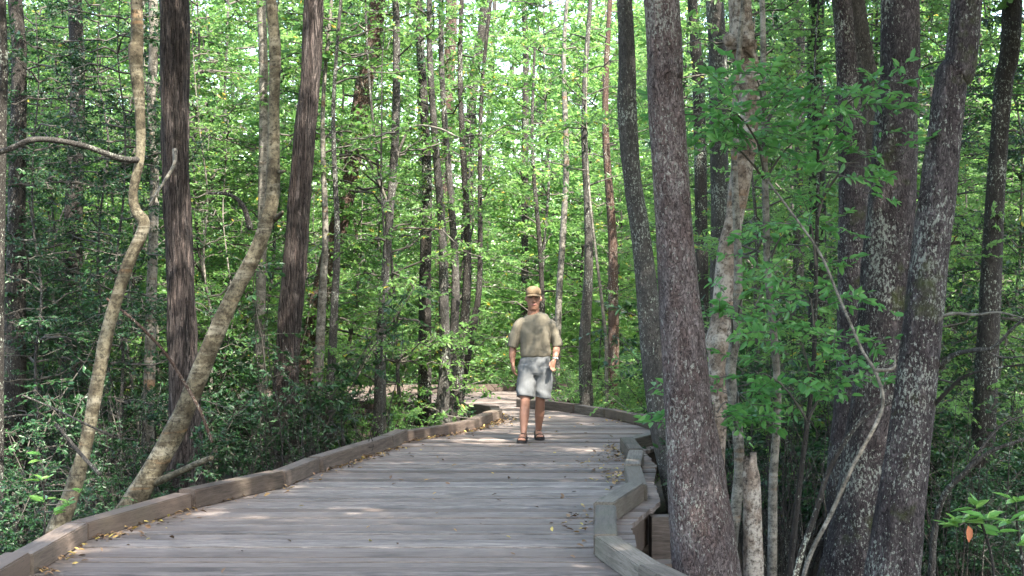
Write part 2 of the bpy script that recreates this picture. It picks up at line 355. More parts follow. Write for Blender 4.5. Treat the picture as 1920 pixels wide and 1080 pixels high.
def kerb_run(inner, sign, maxlen, seed, green=lambda y: False, close=True):
    rg = np.random.default_rng(seed); inn = [Vector(p) for p in inner]; out = offset(inner, sign * KW)
    n = len(inn)
    for i in range(n - 1):
        L = (inn[i + 1] - inn[i]).length; k = max(1, round(L / maxlen))
        for j in range(k):
            ta, tb = j / k, (j + 1) / k; g = .015 / max(L, .05)
            ta2, tb2 = ta + g, tb - g
            q = [inn[i].lerp(inn[i + 1], ta2), inn[i].lerp(inn[i + 1], tb2), out[i].lerp(out[i + 1], tb2), out[i].lerp(out[i + 1], ta2)]
            c = sum(q, Vector((0, 0))) / 4; ax = (q[1] - q[0]).normalized(); ay = Vector((-ax.y, ax.x))
            h = KH + rg.uniform(-.010, .020); bmx = bmesh.new(); vs = []
            for z in (.003, h):
                vs += [bmx.verts.new(((p - c).dot(ax), (p - c).dot(ay), z)) for p in q]
            for f in BOX: bmx.faces.new([vs[a] for a in f])
            bmesh.ops.recalc_face_normals(bmx, faces=bmx.faces)
            bmesh.ops.bevel(bmx, geom=list(bmx.edges), offset=.008, segments=2, affect='EDGES')
            me = bpy.data.meshes.new('kerb_beam'); bmx.to_mesh(me); bmx.free()
            a = me.attributes.new('tone', 'FLOAT', 'FACE'); a.data.foreach_set('value', np.full(len(me.polygons), rg.random(), np.float32))
            me.materials.append(WOOD_KERB_G if green(c.y) else WOOD_KERB)
            o = mesh_obj('kerb_beam', me, deck); o.location = (c.x + rg.normal(0, .009), c.y + rg.normal(0, .004), 0); o.rotation_euler.z = math.atan2(ax.y, ax.x) + rg.normal(0, .008)
kerb_run(left_in, -1, 2.4, 1); kerb_run(right_in, 1, 2.4, 2, lambda y: y < 16.2); kerb_run(far_in, 1, 2.4, 3)

def ribbon(name, line, z0, z1, th, material):      # a joist following the deck edge
    ln = [Vector(p) for p in line]; o2 = offset([tuple(p) for p in ln], th); m_ = MB()
    for i in range(len(ln) - 1):
        a, b, c, d = ln[i], ln[i + 1], o2[i + 1], o2[i]
        m_.add([(p.x, p.y, z) for z in (z1, z0) for p in (a, b, c, d)], BOX, 0, i / 9)
    return m_.build(name, material, deck, smooth=False)
ribbon('rim_joist', offset(right_in, KW + RIM - .05), -.30, -.04, -.045, WOOD_DARK)
ribbon('rim_joist', offset(left_in, -(KW - .01)), -.30, -.04, .045, WOOD_DARK)
ribbon('rim_joist', offset(far_in, KW - .01), -.30, -.04, -.045, WOOD_DARK)
def post(x, y, top=-.05, wx=.16):
    m_ = MB(); h = wx / 2
    m_.add([(-h, -h, top), (h, -h, top), (h, h, top), (-h, h, top), (-h, -h, GZ - .4), (h, -h, GZ - .4), (h, h, GZ - .4), (-h, h, GZ - .4)], BOX, 0, (x * 3.7) % 1)
    o = m_.build('support_post', WOOD_KERB, deck, smooth=False); o.location = (x, y, 0); o.rotation_euler.z = .1 * math.sin(x * 9 + y)
ro = offset(right_in, KW + .02)
for i in (1, 3, 5, 6, 7, 9, 10, 12, 14): post(ro[i].x - .03, ro[i].y + .12)
post(kp(1208, 1020, -.4)[0] - .02, 10.25, -.28, .2); post(1.13, 11.0, -.06, .15)
lo = offset(left_in, -.12)
for i in range(1, len(lo), 2): post(lo[i].x, lo[i].y)

# fallen leaves on the deck
mb = MB(); fl = []
def litter(cx, cy, n, sx, sy, pile=0.0):
    for _ in range(n):
        x, y_ = rng.normal(cx, sx), rng.normal(cy, sy); fl.append((x, y_, .006 + abs(rng.normal(0, pile))))
for i in range(3, 15):
    a, b = Vector(left_in[i]), Vector(left_in[i + 1]); L = (b - a).length
    for _ in range(int(L * rng.choice([14, 30, 60]))):
        q = a.lerp(b, rng.random()); fl.append((q.x + abs(rng.normal(0, .07)) + .01, q.y, .006 + abs(rng.normal(0, .008))))
litter(kp(205, 1005, 0)[0] - .02, kp(205, 1005, 0)[1] - .12, 60, .12, .09, .01)
litter(kp(940, 795, 0)[0], 19.4, 60, .14, .5, .012)
for (px, py, n, sx, sy) in ((1155, 850, 90, .07, .45), (1150, 900, 70, .09, .5), (1095, 980, 60, .10, .35), (1120, 868, 40, .16, .5), (1200, 790, 80, .22, .3), (1160, 778, 50, .3, .25)):
    x, y_ = kp(px, py, 0); litter(x, y_, n, sx, sy, .012)
for _ in range(110):
    yy = rng.uniform(7, 22); xs = cross_x(yy); fl.append((rng.uniform(xs[0] + .3, xs[-1] - .3), yy, .006))
fl = np.array([p for p in fl if inside(p[0], p[1])]); n = len(fl); a = rng.uniform(0, 6.28, n)
l = rng.uniform(.025, .062, n)
leaves(mb, fl, np.stack([np.cos(a), np.sin(a), rng.normal(.1, .15, n)], 1), unit(np.array([0, 0, 1.]) + rng.normal(0, .3, (n, 3))), l, l * .5, rng.random(n), fold=.3, droop=-.15)
DEAD, _t, _p, _L = mat('fallen_leaf'); _a = _t.nodes.new('ShaderNodeAttribute'); _a.attribute_name = 'tone'
_L(ramp(_t, _a.outputs['Fac'], [(0, (.07, .04, .022)), (.4, (.14, .08, .04)), (.68, (.24, .145, .06)), (.88, (.36, .23, .06)), (1, (.36, .31, .08))]), _p.inputs['Base Color']); _p.inputs['Roughness'].default_value = .6
tag(mb.build('fallen_leaves', DEAD), 'yellow and brown fallen leaves lying on the boardwalk planks', 'leaf litter', kind='stuff')

# ------------------------------------------------------------------ ground
gx = np.concatenate([np.linspace(-250, -30, 12), np.linspace(-28, 28, 113), np.linspace(30, 250, 12)])
gy = np.concatenate([np.linspace(-120, -8, 8), np.linspace(-6, 60, 133), np.linspace(65, 320, 14)])
X, Yg = np.meshgrid(gx, gy, indexing='ij')
Z = GZ + .07 * np.sin(X * 1.3 + 2 * np.sin(Yg * .6)) * np.sin(Yg * 1.1 + X * .4) + .05 * np.sin(X * 3.1 + Yg * 2.2) + np.clip((Yg - 26) * .03, 0, .75)
idx = np.arange(X.size).reshape(X.shape); mb = MB()
mb.add(np.stack([X, Yg, Z], -1).reshape(-1, 3), np.stack([idx[:-1, :-1], idx[1:, :-1], idx[1:, 1:], idx[:-1, 1:]], -1))
tag(mb.build('ground', GROUND), 'dark muddy leaf-strewn swamp floor under the forest', 'ground', kind='structure')
def gz(x, y): return GZ + min(.75, max(0, (y - 26) * .03))

# ------------------------------------------------------------------ trees traced one by one, each at its own distance
def trunk_path(pts, Y, extend=8.0, lean_y=0.0, n=7):
    """pts: (px, py, width px) from the top down; extended up to the crown and down into the ground"""
    P = [at(x, y, Y) for x, y, _ in pts]; r = [wd / 2 * Y / F for _, _, wd in pts]
    P = P[::-1]; r = r[::-1]                # now from the bottom up
    d = P[0] - P[1]; d = d / max(abs(d[2]), .15); d[0] = max(-.6, min(.6, d[0])); g = gz(P[0][0], Y)
    if P[0][2] > g - .2:
        q = P[0] + np.array([d[0], 0, -1]) * (P[0][2] - g + .3); P.insert(0, q); r.insert(0, r[0] * 1.12)
    if extend:
        d = P[-1] - P[-2]; d = d / np.linalg.norm(d); d[0] *= .6
        for k in (1, 2): P.append(P[-1] + (d + np.array([.05 * (-1) ** k, 0, 0])) * extend / 2); r.append(r[-1] * .72)
    P = np.array(P); P[:, 1] += lean_y * (P[:, 2] - P[0, 2])
    PP = catmull(P, n); rr = np.interp(np.linspace(0, len(r) - 1, len(PP)), np.arange(len(r)), r)
    return PP, rr
def traced(name, pts, Y, bark, label, cat='tree', extend=8.0, rough=.04, seed=0, sides=20, group=None, bumps=0, crown=None, n=9, crown_mat=None, stubs=(), stub_mat=None):
    rg = np.random.default_rng(seed + 100); P, r = trunk_path(pts, Y, extend, 0, n)
    if bumps:
        s = np.arange(len(r)); r = r.copy()
        for _ in range(bumps):
            c0 = rg.uniform(0, len(r)); r *= 1 + (rg.uniform(.12, .4) if bumps > 4 else rg.uniform(.04, .14)) * np.exp(-((s - c0) / rg.uniform(.9, 1.8)) ** 2)
    base = P[0].copy(); base[2] = gz(base[0], Y); root = empty(name, base)
    m_ = MB(); tube(m_, P, r, sides=sides, rough=rough, rng=rg)
    if bumps > 4:
        for _ in range(bumps * 2):
            i = rg.integers(2, len(P) - 3); a = rg.uniform(-1, 1) * 1.4
            c = P[i] + np.array([math.sin(a), -math.cos(a), 0]) * r[i] * .8; q = c + np.array([math.sin(a), -math.cos(a), rg.normal(0, .5)]) * r[i] * rg.uniform(.35, .6)
            tube(m_, [c, c * .6 + q * .4, c * .2 + q * .8, q], np.array([.6, .55, .35, .02]) * r[i] * rg.uniform(.6, 1.1), sides=8, ref=(.3, .1, .9))
    m_.build('trunk', bark, root, origin=base)
    for (sp, sr) in stubs:                  # broken limbs
        m2 = MB(); tube(m2, catmull([at(*q) for q in sp], 5), np.interp(np.linspace(0, 1, (len(sp) - 1) * 5 + 1), [0, 1], sr), sides=8, rough=.05, rng=rg, ref=(.2, .3, .9), cap=True)
        m2.build('branch', stub_mat or bark, root, origin=base)
    if crown:
        m2 = MB(); crown(m2, rg, P, r, base); m2.build('crown', [crown_mat or LEAF_MID, TWIG], root, origin=base)
    tag(root, label, cat, group); return root, P, r

def high_crown(z0_=5.8, nlimb=26, length=2.6, L=.12, ns=9, nl=12):
    def fn(m_, rg, P, r, base):
        top = P[-1]; z0 = z0_ if P[0, 1] < 18.3 else min(z0_, 3.0)
        for k in range(nlimb if P[0, 1] < 15 else nlimb // 2):
            z = rg.uniform(z0, max(z0 + 1, top[2])); i = int(np.argmin(np.abs(P[:, 2] - z))); a = rg.uniform(0, 6.28)
            limb(m_, rg, P[i], np.array([math.cos(a), math.sin(a), rg.uniform(.05, .6)]), length * rg.uniform(.5, 1.1), .035 if P[0, 1] < 15 else .015, ns, nl, L, slen=.5)
    return fn
def spots(lst, L=.075, nl=11, ns_scale=1.0, slen=.34, tone0=0.0, also=None):
    """leaf sprays grouped round photo spots (px, py, distance, radius px, count), each held by a limb from the stem"""
    def fn(m_, rg, P, r, base):
        for (px, py, Y, rad, cnt) in lst:
            c = at(px, py, Y); rr = rad / F * Y; i = int(np.argmin(np.linalg.norm(P - (c - np.array([0, 0, .25])), axis=1)))
            t = np.linspace(0, 1, 6)[:, None]; q = P[i] * (1 - t) + c * t + np.array([0, 0, .12]) * np.sin(t * 3.1) * np.linalg.norm(c - P[i])
            tube(m_, q, np.linspace(.011, .004, 6), sides=4, m=1, ref=(.3, .2, .9))
            for _ in range(int(cnt * ns_scale)):
                o = rg.normal(0, .5, 3) * rr; o[2] *= .6; a = math.atan2(o[1], o[0]) + rg.normal(0, .7)
                spray(m_, rg, c + o, np.array([math.cos(a), math.sin(a), rg.normal(.1, .25)]), slen * rg.uniform(.6, 1.2), nl, L, tone0=tone0 + rg.normal(0, .12))
        if also: also(m_, rg, P, r, base)
    return fn
HC = high_crown
# --- left bank
traced('leaning_tree', [(508, 0, 20), (516, 100, 21), (514, 200, 19), (513, 300, 23), (508, 385, 27), (481, 470, 27), (440, 550, 29), (395, 650, 33), (332, 800, 35), (250, 945, 41), (212, 1000, 44)], 11.6, BARK_PALE,
       'bare pale trunk leaning steeply up from the left kerb with an orange-flecked bark', extend=5, seed=1, bumps=4, rough=.06, n=10,
       stubs=[([(285, 908, 11.6), (330, 888, 11.4), (372, 868, 11.2), (398, 858, 11.1)], (.032, .02)), ([(515, 410, 11.6), (526, 402, 11.5), (530, 397, 11.4)], (.03, .01)), ([(520, 322, 11.6), (528, 322, 11.5), (534, 320, 11.45)], (.02, .01))], crown=HC(6.2, 16, 1.8))
traced('leaning_tree', [(256, 0, 22), (254, 100, 28), (262, 200, 19), (263, 290, 17), (250, 360, 17), (255, 395, 20), (270, 425, 23), (238, 500, 23), (207, 600, 25), (186, 700, 25), (162, 830, 26), (132, 930, 32), (110, 985, 38)], 10.9, BARK_PALE,
       'slim pale trunk with a sharp elbow in it, growing at the far left kerb', extend=5, seed=2, bumps=4, rough=.06, n=9,
       stubs=[([(262, 300, 10.9), (225, 297, 10.7), (165, 276, 10.5), (110, 264, 10.3), (60, 262, 10.1), (20, 278, 10.0), (-15, 290, 9.9)], (.024, .017))], stub_mat=BARK_GREY, crown=HC(5.8, 16, 1.8))
traced('cypress_tree', [(325, 0, 50), (330, 300, 46), (338, 500, 48), (344, 650, 54), (348, 800, 60), (350, 900, 72)], 14.2, BARK_FIBRE, 'thick brown trunk with stringy fibrous bark behind the leaning pale trunk', seed=3, crown=HC(7.5, 26, 3), rough=.10, n=14, sides=40)
traced('cypress_tree', [(589, 0, 36), (570, 270, 40), (552, 500, 45), (540, 650, 47), (533, 790, 54)], 17.5, BARK_FIBRE, 'straight brown fibrous trunk tapering upward left of the reddish leaning tree', seed=4, crown=HC(8.5, 26, 3), rough=.085, n=14, sides=36)
traced('red_barked_tree', [(705, 40, 30), (682, 160, 34), (652, 350, 31), (622, 470, 36), (592, 600, 40), (568, 720, 48), (560, 800, 56)], 20.5, BARK_RED, 'reddish mottled trunk leaning to the right beside the brown fibrous one', seed=5, crown=HC(8, 24, 2.6))
traced('slim_grey_tree', [(742, 0, 13), (742, 230, 15), (731, 400, 15), (722, 520, 16), (714, 650, 20), (712, 820, 26)], 19.0, BARK_GREY, 'slim straight grey trunk standing alone near the left kerb before the bend', seed=6, sides=12, rough=.02, extend=4, crown=HC(6, 16, 1.5, .09))
traced('slim_grey_tree', [(287, 0, 18), (284, 200, 18), (290, 330, 17), (284, 560, 20), (278, 800, 24)], 16.0, BARK_THIN, 'pale upright trunk half hidden behind the elbowed trunk', seed=7, sides=12, crown=HC(6.5, 14, 1.7))
traced('slim_grey_tree', [(489, 0, 17), (494, 200, 17), (492, 420, 18), (488, 600, 20), (484, 780, 24)], 18.5, BARK_THIN, 'pale mottled trunk behind the upper part of the leaning trunk', seed=8, sides=12, crown=HC(7, 14, 1.7))
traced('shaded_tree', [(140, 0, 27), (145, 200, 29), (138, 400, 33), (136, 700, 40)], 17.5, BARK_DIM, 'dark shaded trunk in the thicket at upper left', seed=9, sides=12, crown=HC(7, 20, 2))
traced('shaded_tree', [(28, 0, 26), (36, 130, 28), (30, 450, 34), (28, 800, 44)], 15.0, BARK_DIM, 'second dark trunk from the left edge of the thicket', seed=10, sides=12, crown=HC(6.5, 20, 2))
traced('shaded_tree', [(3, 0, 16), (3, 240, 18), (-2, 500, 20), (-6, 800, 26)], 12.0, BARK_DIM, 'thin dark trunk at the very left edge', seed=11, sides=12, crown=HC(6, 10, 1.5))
traced('mottled_sapling', [(610, 430, 12), (604, 560, 16), (598, 680, 18), (590, 790, 22)], 18.6, BARK_THIN, 'short pale mottled stem right of the tapering brown trunk', 'sapling', extend=3, seed=12, sides=10, crown=HC(4.2, 12, 1.2, .08))
traced('mottled_sapling', [(632, 430, 11), (628, 560, 15), (622, 680, 17), (612, 830, 21)], 18.2, BARK_GREY, 'crooked grey stem beside the pale mottled one', 'sapling', extend=3, seed=13, sides=10, crown=HC(4.2, 12, 1.2, .08))
# clump by the bend
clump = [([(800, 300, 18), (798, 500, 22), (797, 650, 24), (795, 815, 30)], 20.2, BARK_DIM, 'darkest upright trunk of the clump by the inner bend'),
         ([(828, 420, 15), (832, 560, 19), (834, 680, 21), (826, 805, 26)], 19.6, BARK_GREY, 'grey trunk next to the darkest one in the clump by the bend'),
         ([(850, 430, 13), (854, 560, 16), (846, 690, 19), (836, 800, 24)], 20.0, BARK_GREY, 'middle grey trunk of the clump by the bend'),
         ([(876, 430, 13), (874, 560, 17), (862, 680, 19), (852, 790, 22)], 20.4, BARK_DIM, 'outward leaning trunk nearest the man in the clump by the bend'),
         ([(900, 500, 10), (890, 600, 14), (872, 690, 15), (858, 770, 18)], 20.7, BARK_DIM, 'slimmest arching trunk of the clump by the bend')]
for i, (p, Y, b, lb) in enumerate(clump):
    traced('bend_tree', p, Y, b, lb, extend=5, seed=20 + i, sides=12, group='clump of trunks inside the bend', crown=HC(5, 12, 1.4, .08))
# upper middle, deeper
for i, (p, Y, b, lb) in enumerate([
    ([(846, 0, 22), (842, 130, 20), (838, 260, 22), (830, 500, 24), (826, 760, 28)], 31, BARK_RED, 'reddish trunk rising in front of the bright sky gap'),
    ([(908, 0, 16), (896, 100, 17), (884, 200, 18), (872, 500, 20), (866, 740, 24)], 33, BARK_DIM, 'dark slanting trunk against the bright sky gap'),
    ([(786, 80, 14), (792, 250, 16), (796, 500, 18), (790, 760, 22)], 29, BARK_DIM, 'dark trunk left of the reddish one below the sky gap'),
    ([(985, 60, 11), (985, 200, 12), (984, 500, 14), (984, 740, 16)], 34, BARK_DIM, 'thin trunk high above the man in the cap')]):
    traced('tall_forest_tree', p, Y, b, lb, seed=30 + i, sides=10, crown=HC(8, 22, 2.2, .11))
# right of the man
for i, (p, Y, b, lb) in enumerate([
    ([(1104, 440, 15), (1102, 540, 18), (1096, 640, 22), (1100, 760, 27)], 22.8, BARK_GREY, 'grey trunk standing just behind the right kerb'),
    ([(1148, 440, 17), (1150, 560, 20), (1150, 660, 22), (1148, 760, 25)], 24.5, BARK_RED, 'brown trunk behind the right kerb, right of the grey one'),
    ([(1062, 300, 11), (1056, 430, 12), (1048, 560, 12), (1042, 720, 14)], 26, BARK_THIN, 'thin pale trunk just right of the man in the cap'),
    ([(1012, 460, 9), (1018, 600, 9), (1022, 730, 11)], 29, BARK_DIM, 'thin dark stem behind the shoulder of the man'),
    ([(1128, 560, 6), (1136, 640, 7), (1138, 760, 8)], 22.4, BARK_THIN, 'whip-thin pale stem between the grey and brown trunks')]):
    traced('kerbside_tree', p, Y, b, lb, seed=40 + i, sides=10, extend=4, crown=HC(5, 12, 1.4, .085))
# --- right bank
traced('lichened_tree', [(1240, 0, 68), (1245, 150, 68), (1255, 300, 70), (1266, 450, 73), (1277, 600, 82), (1288, 750, 90), (1299, 850, 104), (1310, 950, 115), (1326, 1080, 126), (1340, 1200, 146)], 8.9, BARK_BIG,
       'big grey trunk with white lichen patches standing against the notched right kerb', seed=50, sides=64, rough=.045, n=24, crown=HC(6.5, 26, 2.6))
traced('grey_tree', [(1171, 0, 28), (1176, 200, 36), (1185, 330, 33), (1200, 430, 36), (1211, 520, 39), (1224, 650, 47), (1243, 780, 58), (1268, 880, 68)], 13.2, BARK_GREY, 'grey wavy trunk partly hidden behind the big lichen-patched trunk', seed=51, sides=24, rough=.03, crown=HC(6.5, 20, 2.3))
traced('knobbly_tree', [(1388, 0, 42), (1390, 80, 48), (1408, 150, 40), (1404, 215, 32), (1392, 305, 40), (1378, 400, 34), (1362, 480, 36), (1352, 600, 40), (1344, 740, 40), (1336, 900, 44)], 11.2, BARK_KNOB,
       'pale pinkish trunk covered in knobs and burls right of the big grey trunk', seed=52, sides=24, rough=.08, bumps=9, crown=HC(5.5, 18, 2))
traced('pale_stem_tree', [(1384, 500, 16), (1380, 620, 20), (1370, 700, 20), (1382, 800, 20), (1386, 880, 20), (1374, 1000, 22)], 10.6, BARK_THIN, 'pale crooked stem below the knobbly trunk', seed=53, sides=12, extend=2,
       crown=spots([(1370, 590, 9.9, 60, 16), (1400, 545, 10.1, 40, 6), (1345, 775, 9.5, 60, 26), (1385, 745, 9.7, 50, 14)], L=.075), crown_mat=LEAF_NEAR)
traced('pale_stem_tree', [(1429, 0, 10), (1432, 200, 11), (1436, 400, 13), (1440, 520, 13), (1452, 640, 14), (1458, 760, 14), (1450, 900, 16), (1448, 1060, 18)], 9.9, BARK_THIN, 'thin whitish stem carrying fresh green leaf sprays at its top', seed=54, sides=12, extend=2,
       crown=spots([(1345, 205, 9.2, 70, 18), (1420, 150, 9.6, 50, 10), (1410, 250, 9.4, 70, 20), (1480, 170, 9.7, 70, 14), (1330, 260, 9.5, 50, 10), (1500, 260, 9.8, 60, 10), (1470, 440, 9.6, 60, 10), (1490, 500, 9.6, 60, 8)], L=.075), crown_mat=LEAF_NEAR)
traced('dark_sapling', [(1534, 300, 6), (1530, 500, 8), (1524, 700, 9), (1500, 900, 11), (1480, 1080, 13)], 9.4, BARK_DIM, 'dark sapling with loose leaf sprays in front of the twin dark trunks', 'sapling', seed=55, sides=8, extend=1.2,
       crown=spots([(1560, 170, 9.3, 60, 12), (1590, 230, 9.1, 60, 14), (1640, 170, 9.0, 50, 8), (1640, 290, 8.7, 40, 9), (1560, 330, 9.3, 70, 12), (1520, 560, 9.3, 60, 12), (1590, 640, 8.8, 60, 12), (1500, 640, 9.2, 60, 12), (1560, 720, 9.2, 60, 12), (1520, 420, 9.2, 60, 10), (1430, 700, 9.2, 60, 10)], L=.07), crown_mat=LEAF_NEAR)
traced('lichened_tree', [(1686, 0, 72), (1681, 200, 76), (1671, 400, 86), (1664, 520, 90), (1652, 700, 94), (1638, 850, 108), (1622, 1000, 126), (1608, 1120, 152)], 9.9, BARK_DARK, 'straight dark trunk with scattered white lichen, middle of the trunk group at right', seed=56, sides=56, rough=.055, n=22, crown=HC(6.5, 26, 2.6))
traced('lichened_tree', [(1813, 0, 59), (1784, 150, 61), (1760, 350, 68), (1739, 520, 69), (1725, 650, 72), (1710, 770, 76), (1696, 890, 82), (1678, 1040, 94), (1670, 1120, 106), (1662, 1200, 124)], 8.6, BARK_DARK, 'dark lichen-spotted trunk leaning to the right, frontmost of the group at right', seed=57, sides=56, rough=.055, n=22, crown=HC(6.5, 26, 2.6))
traced('dark_tree', [(1582, 40, 36), (1590, 200, 48), (1600, 320, 54), (1602, 500, 60), (1606, 700, 72), (1600, 900, 92)], 11.6, BARK_DARK, 'dark trunk left of the straight lichened trunk, shaded and fissured', seed=58, sides=24, rough=.04, crown=HC(6.5, 20, 2.2))
traced('dark_tree', [(1600, 0, 40), (1614, 90, 42), (1628, 180, 40), (1624, 300, 40), (1612, 450, 38)], 11.9, BARK_GREY, 'grey trunk curving across the top of the shaded fissured one', seed=59, sides=20, rough=.03, crown=HC(6.5, 14, 2))
traced('dark_tree', [(1897, 0, 38), (1882, 150, 35), (1874, 260, 33), (1864, 400, 36), (1850, 700, 44)], 13.0, BARK_DIM, 'dark grey trunk at the upper right corner', seed=60, sides=18, crown=HC(6.5, 16, 2))
traced('dark_tree', [(1298, 0, 19), (1304, 90, 21), (1310, 170, 22), (1316, 500, 24), (1316, 800, 30)], 18.5, BARK_DIM, 'narrow dark trunk right of the top of the big grey trunk', seed=61, sides=12, crown=HC(7, 16, 2))
traced('dark_tree', [(1340, 0, 34), (1346, 160, 34), (1350, 400, 36), (1352, 760, 44)], 16.5, BARK_GREY, 'grey trunk behind the knobbly pale one', seed=62, sides=14, crown=HC(7, 16, 2))
traced('dark_tree', [(1530, 0, 28), (1528, 100, 30), (1534, 500, 34), (1530, 800, 40)], 15.5, BARK_DIM, 'shadowy trunk between the knobbly tree and the group at right', seed=63, sides=14, crown=HC(6.5, 16, 2))
traced('dark_tree', [(1498, 0, 16), (1500, 200, 18), (1496, 600, 22), (1490, 800, 26)], 19, BARK_GREY, 'slim grey trunk deep behind the fresh leaf sprays at right', seed=64, sides=12, crown=HC(7, 14, 2))

# broken stump, curved stems and dead branches at right
rg = np.random.default_rng(77); base = at(1410, 1080, 9.0); base[2] = GZ; root = empty('broken_stump', base); m_ = MB()
P = catmull([at(1412, 1250, 9.0), at(1412, 1080, 9.0), at(1411, 980, 9.0), at(1409, 905, 9.0), at(1406, 868, 9.0)], 6)
V = tube(m_, P, np.interp(np.linspace(0, 1, len(P)), [0, .4, .8, 1], [.075, .062, .054, .04]), sides=16, rough=.06, rng=rg, cap=True)
m_.v[-1][-32:, 2] += np.tile(rg.uniform(-.05, .07, 16), 2); m_.build('trunk', BARK_KNOB, root, origin=base)
tag(root, 'short broken pale stump with a jagged top beside the big grey trunk', 'stump')
def stem(name, pts, w0, label, cat, mat_=BARK_THIN, seed=0, leafs=None, lm=None, side=()):
    rg_ = np.random.default_rng(seed + 900); P_ = catmull([at(*p) for p in pts], 6); b_ = P_[0].copy(); r_ = empty(name, b_); m0 = MB()
    rr = np.linspace(w0[0], w0[1], len(P_)) / 2 * pts[0][2] / F
    tube(m0, P_, rr, sides=8, rough=.04, rng=rg_, ref=(.2, .3, .93), cap=True)
    for (i0, q, wid) in side:
        a_ = P_[int(i0 * (len(P_) - 1))]; tube(m0, catmull([a_] + [at(*x) for x in q], 5), np.linspace(wid, wid * .3, len(q) * 5 + 1) / 2 * pts[0][2] / F, sides=6, ref=(.2, .3, .93), cap=True)
    m0.build('stem', mat_, r_, origin=b_)
    if leafs:
        m1 = MB(); leafs(m1, rg_, P_, rr, b_); m1.build('leaves', [lm or LEAF_SPRIG, TWIG], r_, origin=b_)
    tag(r_, label, cat); return r_
Q = 8.3
stem('curved_stem', [(1490, 1180, Q), (1512, 1060, Q), (1560, 960, Q), (1600, 872, Q), (1640, 800, Q), (1656, 750, Q), (1640, 695, Q), (1618, 660, Q), (1596, 610, Q), (1570, 550, Q), (1540, 480, Q), (1500, 420, Q), (1440, 340, Q)], (9, 4), 'grey whip stem bent like an elbow in front of the dark trunk group', 'stem', BARK_THIN, seed=1,
     side=[(.5, [(1675, 690, Q), (1678, 665, Q)], 9)])
stem('curved_stem', [(1470, 1180, 8.2), (1496, 1060, 8.2), (1530, 960, 8.2), (1555, 880, 8.2), (1600, 805, 8.2), (1640, 768, 8.3), (1668, 755, 8.3)], (13, 8), 'dark bowed stem arching up to the elbow of the grey whip', 'stem', BARK_DIM, seed=2)
stem('dead_branch', [(1760, 688, 8.6), (1790, 665, 8.5), (1830, 656, 8.3), (1862, 652, 8.2), (1900, 615, 8.1), (1930, 590, 8)], (11, 4), 'bare grey branch curving off the frontmost leaning trunk', 'branch', BARK_GREY, seed=3, side=[(.45, [(1880, 670, 8.2), (1925, 668, 8.1)], 6)])
stem('dead_branch', [(1745, 1120, 9.2), (1752, 1000, 9.2), (1770, 930, 9.1), (1805, 890, 9.0), (1855, 848, 8.9), (1925, 822, 8.8)], (15, 6), 'long bare branch rising to the right edge above the dark undergrowth', 'branch', BARK_GREY, seed=4, side=[(.6, [(1860, 815, 9), (1890, 790, 9), (1925, 778, 9)], 7)])
stem('dead_branch', [(1742, 770, 8.6), (1775, 735, 8.5), (1810, 705, 8.4), (1868, 690, 8.3), (1930, 682, 8.2)], (9, 3), 'dark thin branch below the curving grey one at right', 'branch', BARK_DIM, seed=5)
stem('dead_branch', [(1735, 640, 8.6), (1770, 592, 8.5), (1830, 590, 8.4), (1875, 586, 8.3), (1930, 600, 8.2)], (8, 3), 'thin grey twig reaching right from the leaning dark trunk', 'branch', seed=6)
stem('dead_branch', [(105, 795, 10.2), (150, 850, 10.2), (188, 890, 10.1)], (7, 8), 'broken grey stick slanting across the elbowed trunk', 'branch', BARK_GREY, seed=7)
stem('dead_branch', [(200, 560, 11.2), (250, 600, 11.2), (300, 650, 11.2), (335, 700, 11.3), (375, 770, 11.3), (398, 830, 11.3)], (5, 7), 'thin brown branch crossing in front of the thick fibrous trunk', 'branch', BARK_RED, seed=8)
stem('dead_branch', [(328, 280, 13.6), (326, 310, 13.5), (305, 345, 13.4), (280, 385, 13.3)], (9, 4), 'short white crooked twig on the thick fibrous trunk', 'branch', seed=9)
stem('dead_branch', [(40, 740, 9.6), (110, 770, 9.6), (150, 790, 9.5), (215, 820, 9.6)], (4, 4), 'fine bare twig in the leafy thicket at lower left', 'branch', BARK_GREY, seed=10)
stem('dead_branch', [(470, 430, 14), (455, 385, 14), (430, 365, 14), (390, 362, 14)], (12, 5), 'dark arched branch between the fibrous and the leaning trunks', 'branch', BARK_DIM, seed=11)
stem('dead_branch', [(742, 300, 19), (770, 240, 19), (820, 240, 18.8), (860, 258, 18.7)], (6, 3), 'pale horizontal twig off the slim grey trunk', 'branch', seed=12)
stem('dead_branch', [(735, 400, 19), (690, 300, 19), (640, 265, 18.8), (560, 240, 18.7)], (6, 3), 'long pale twig left of the slim grey trunk', 'branch', seed=13)
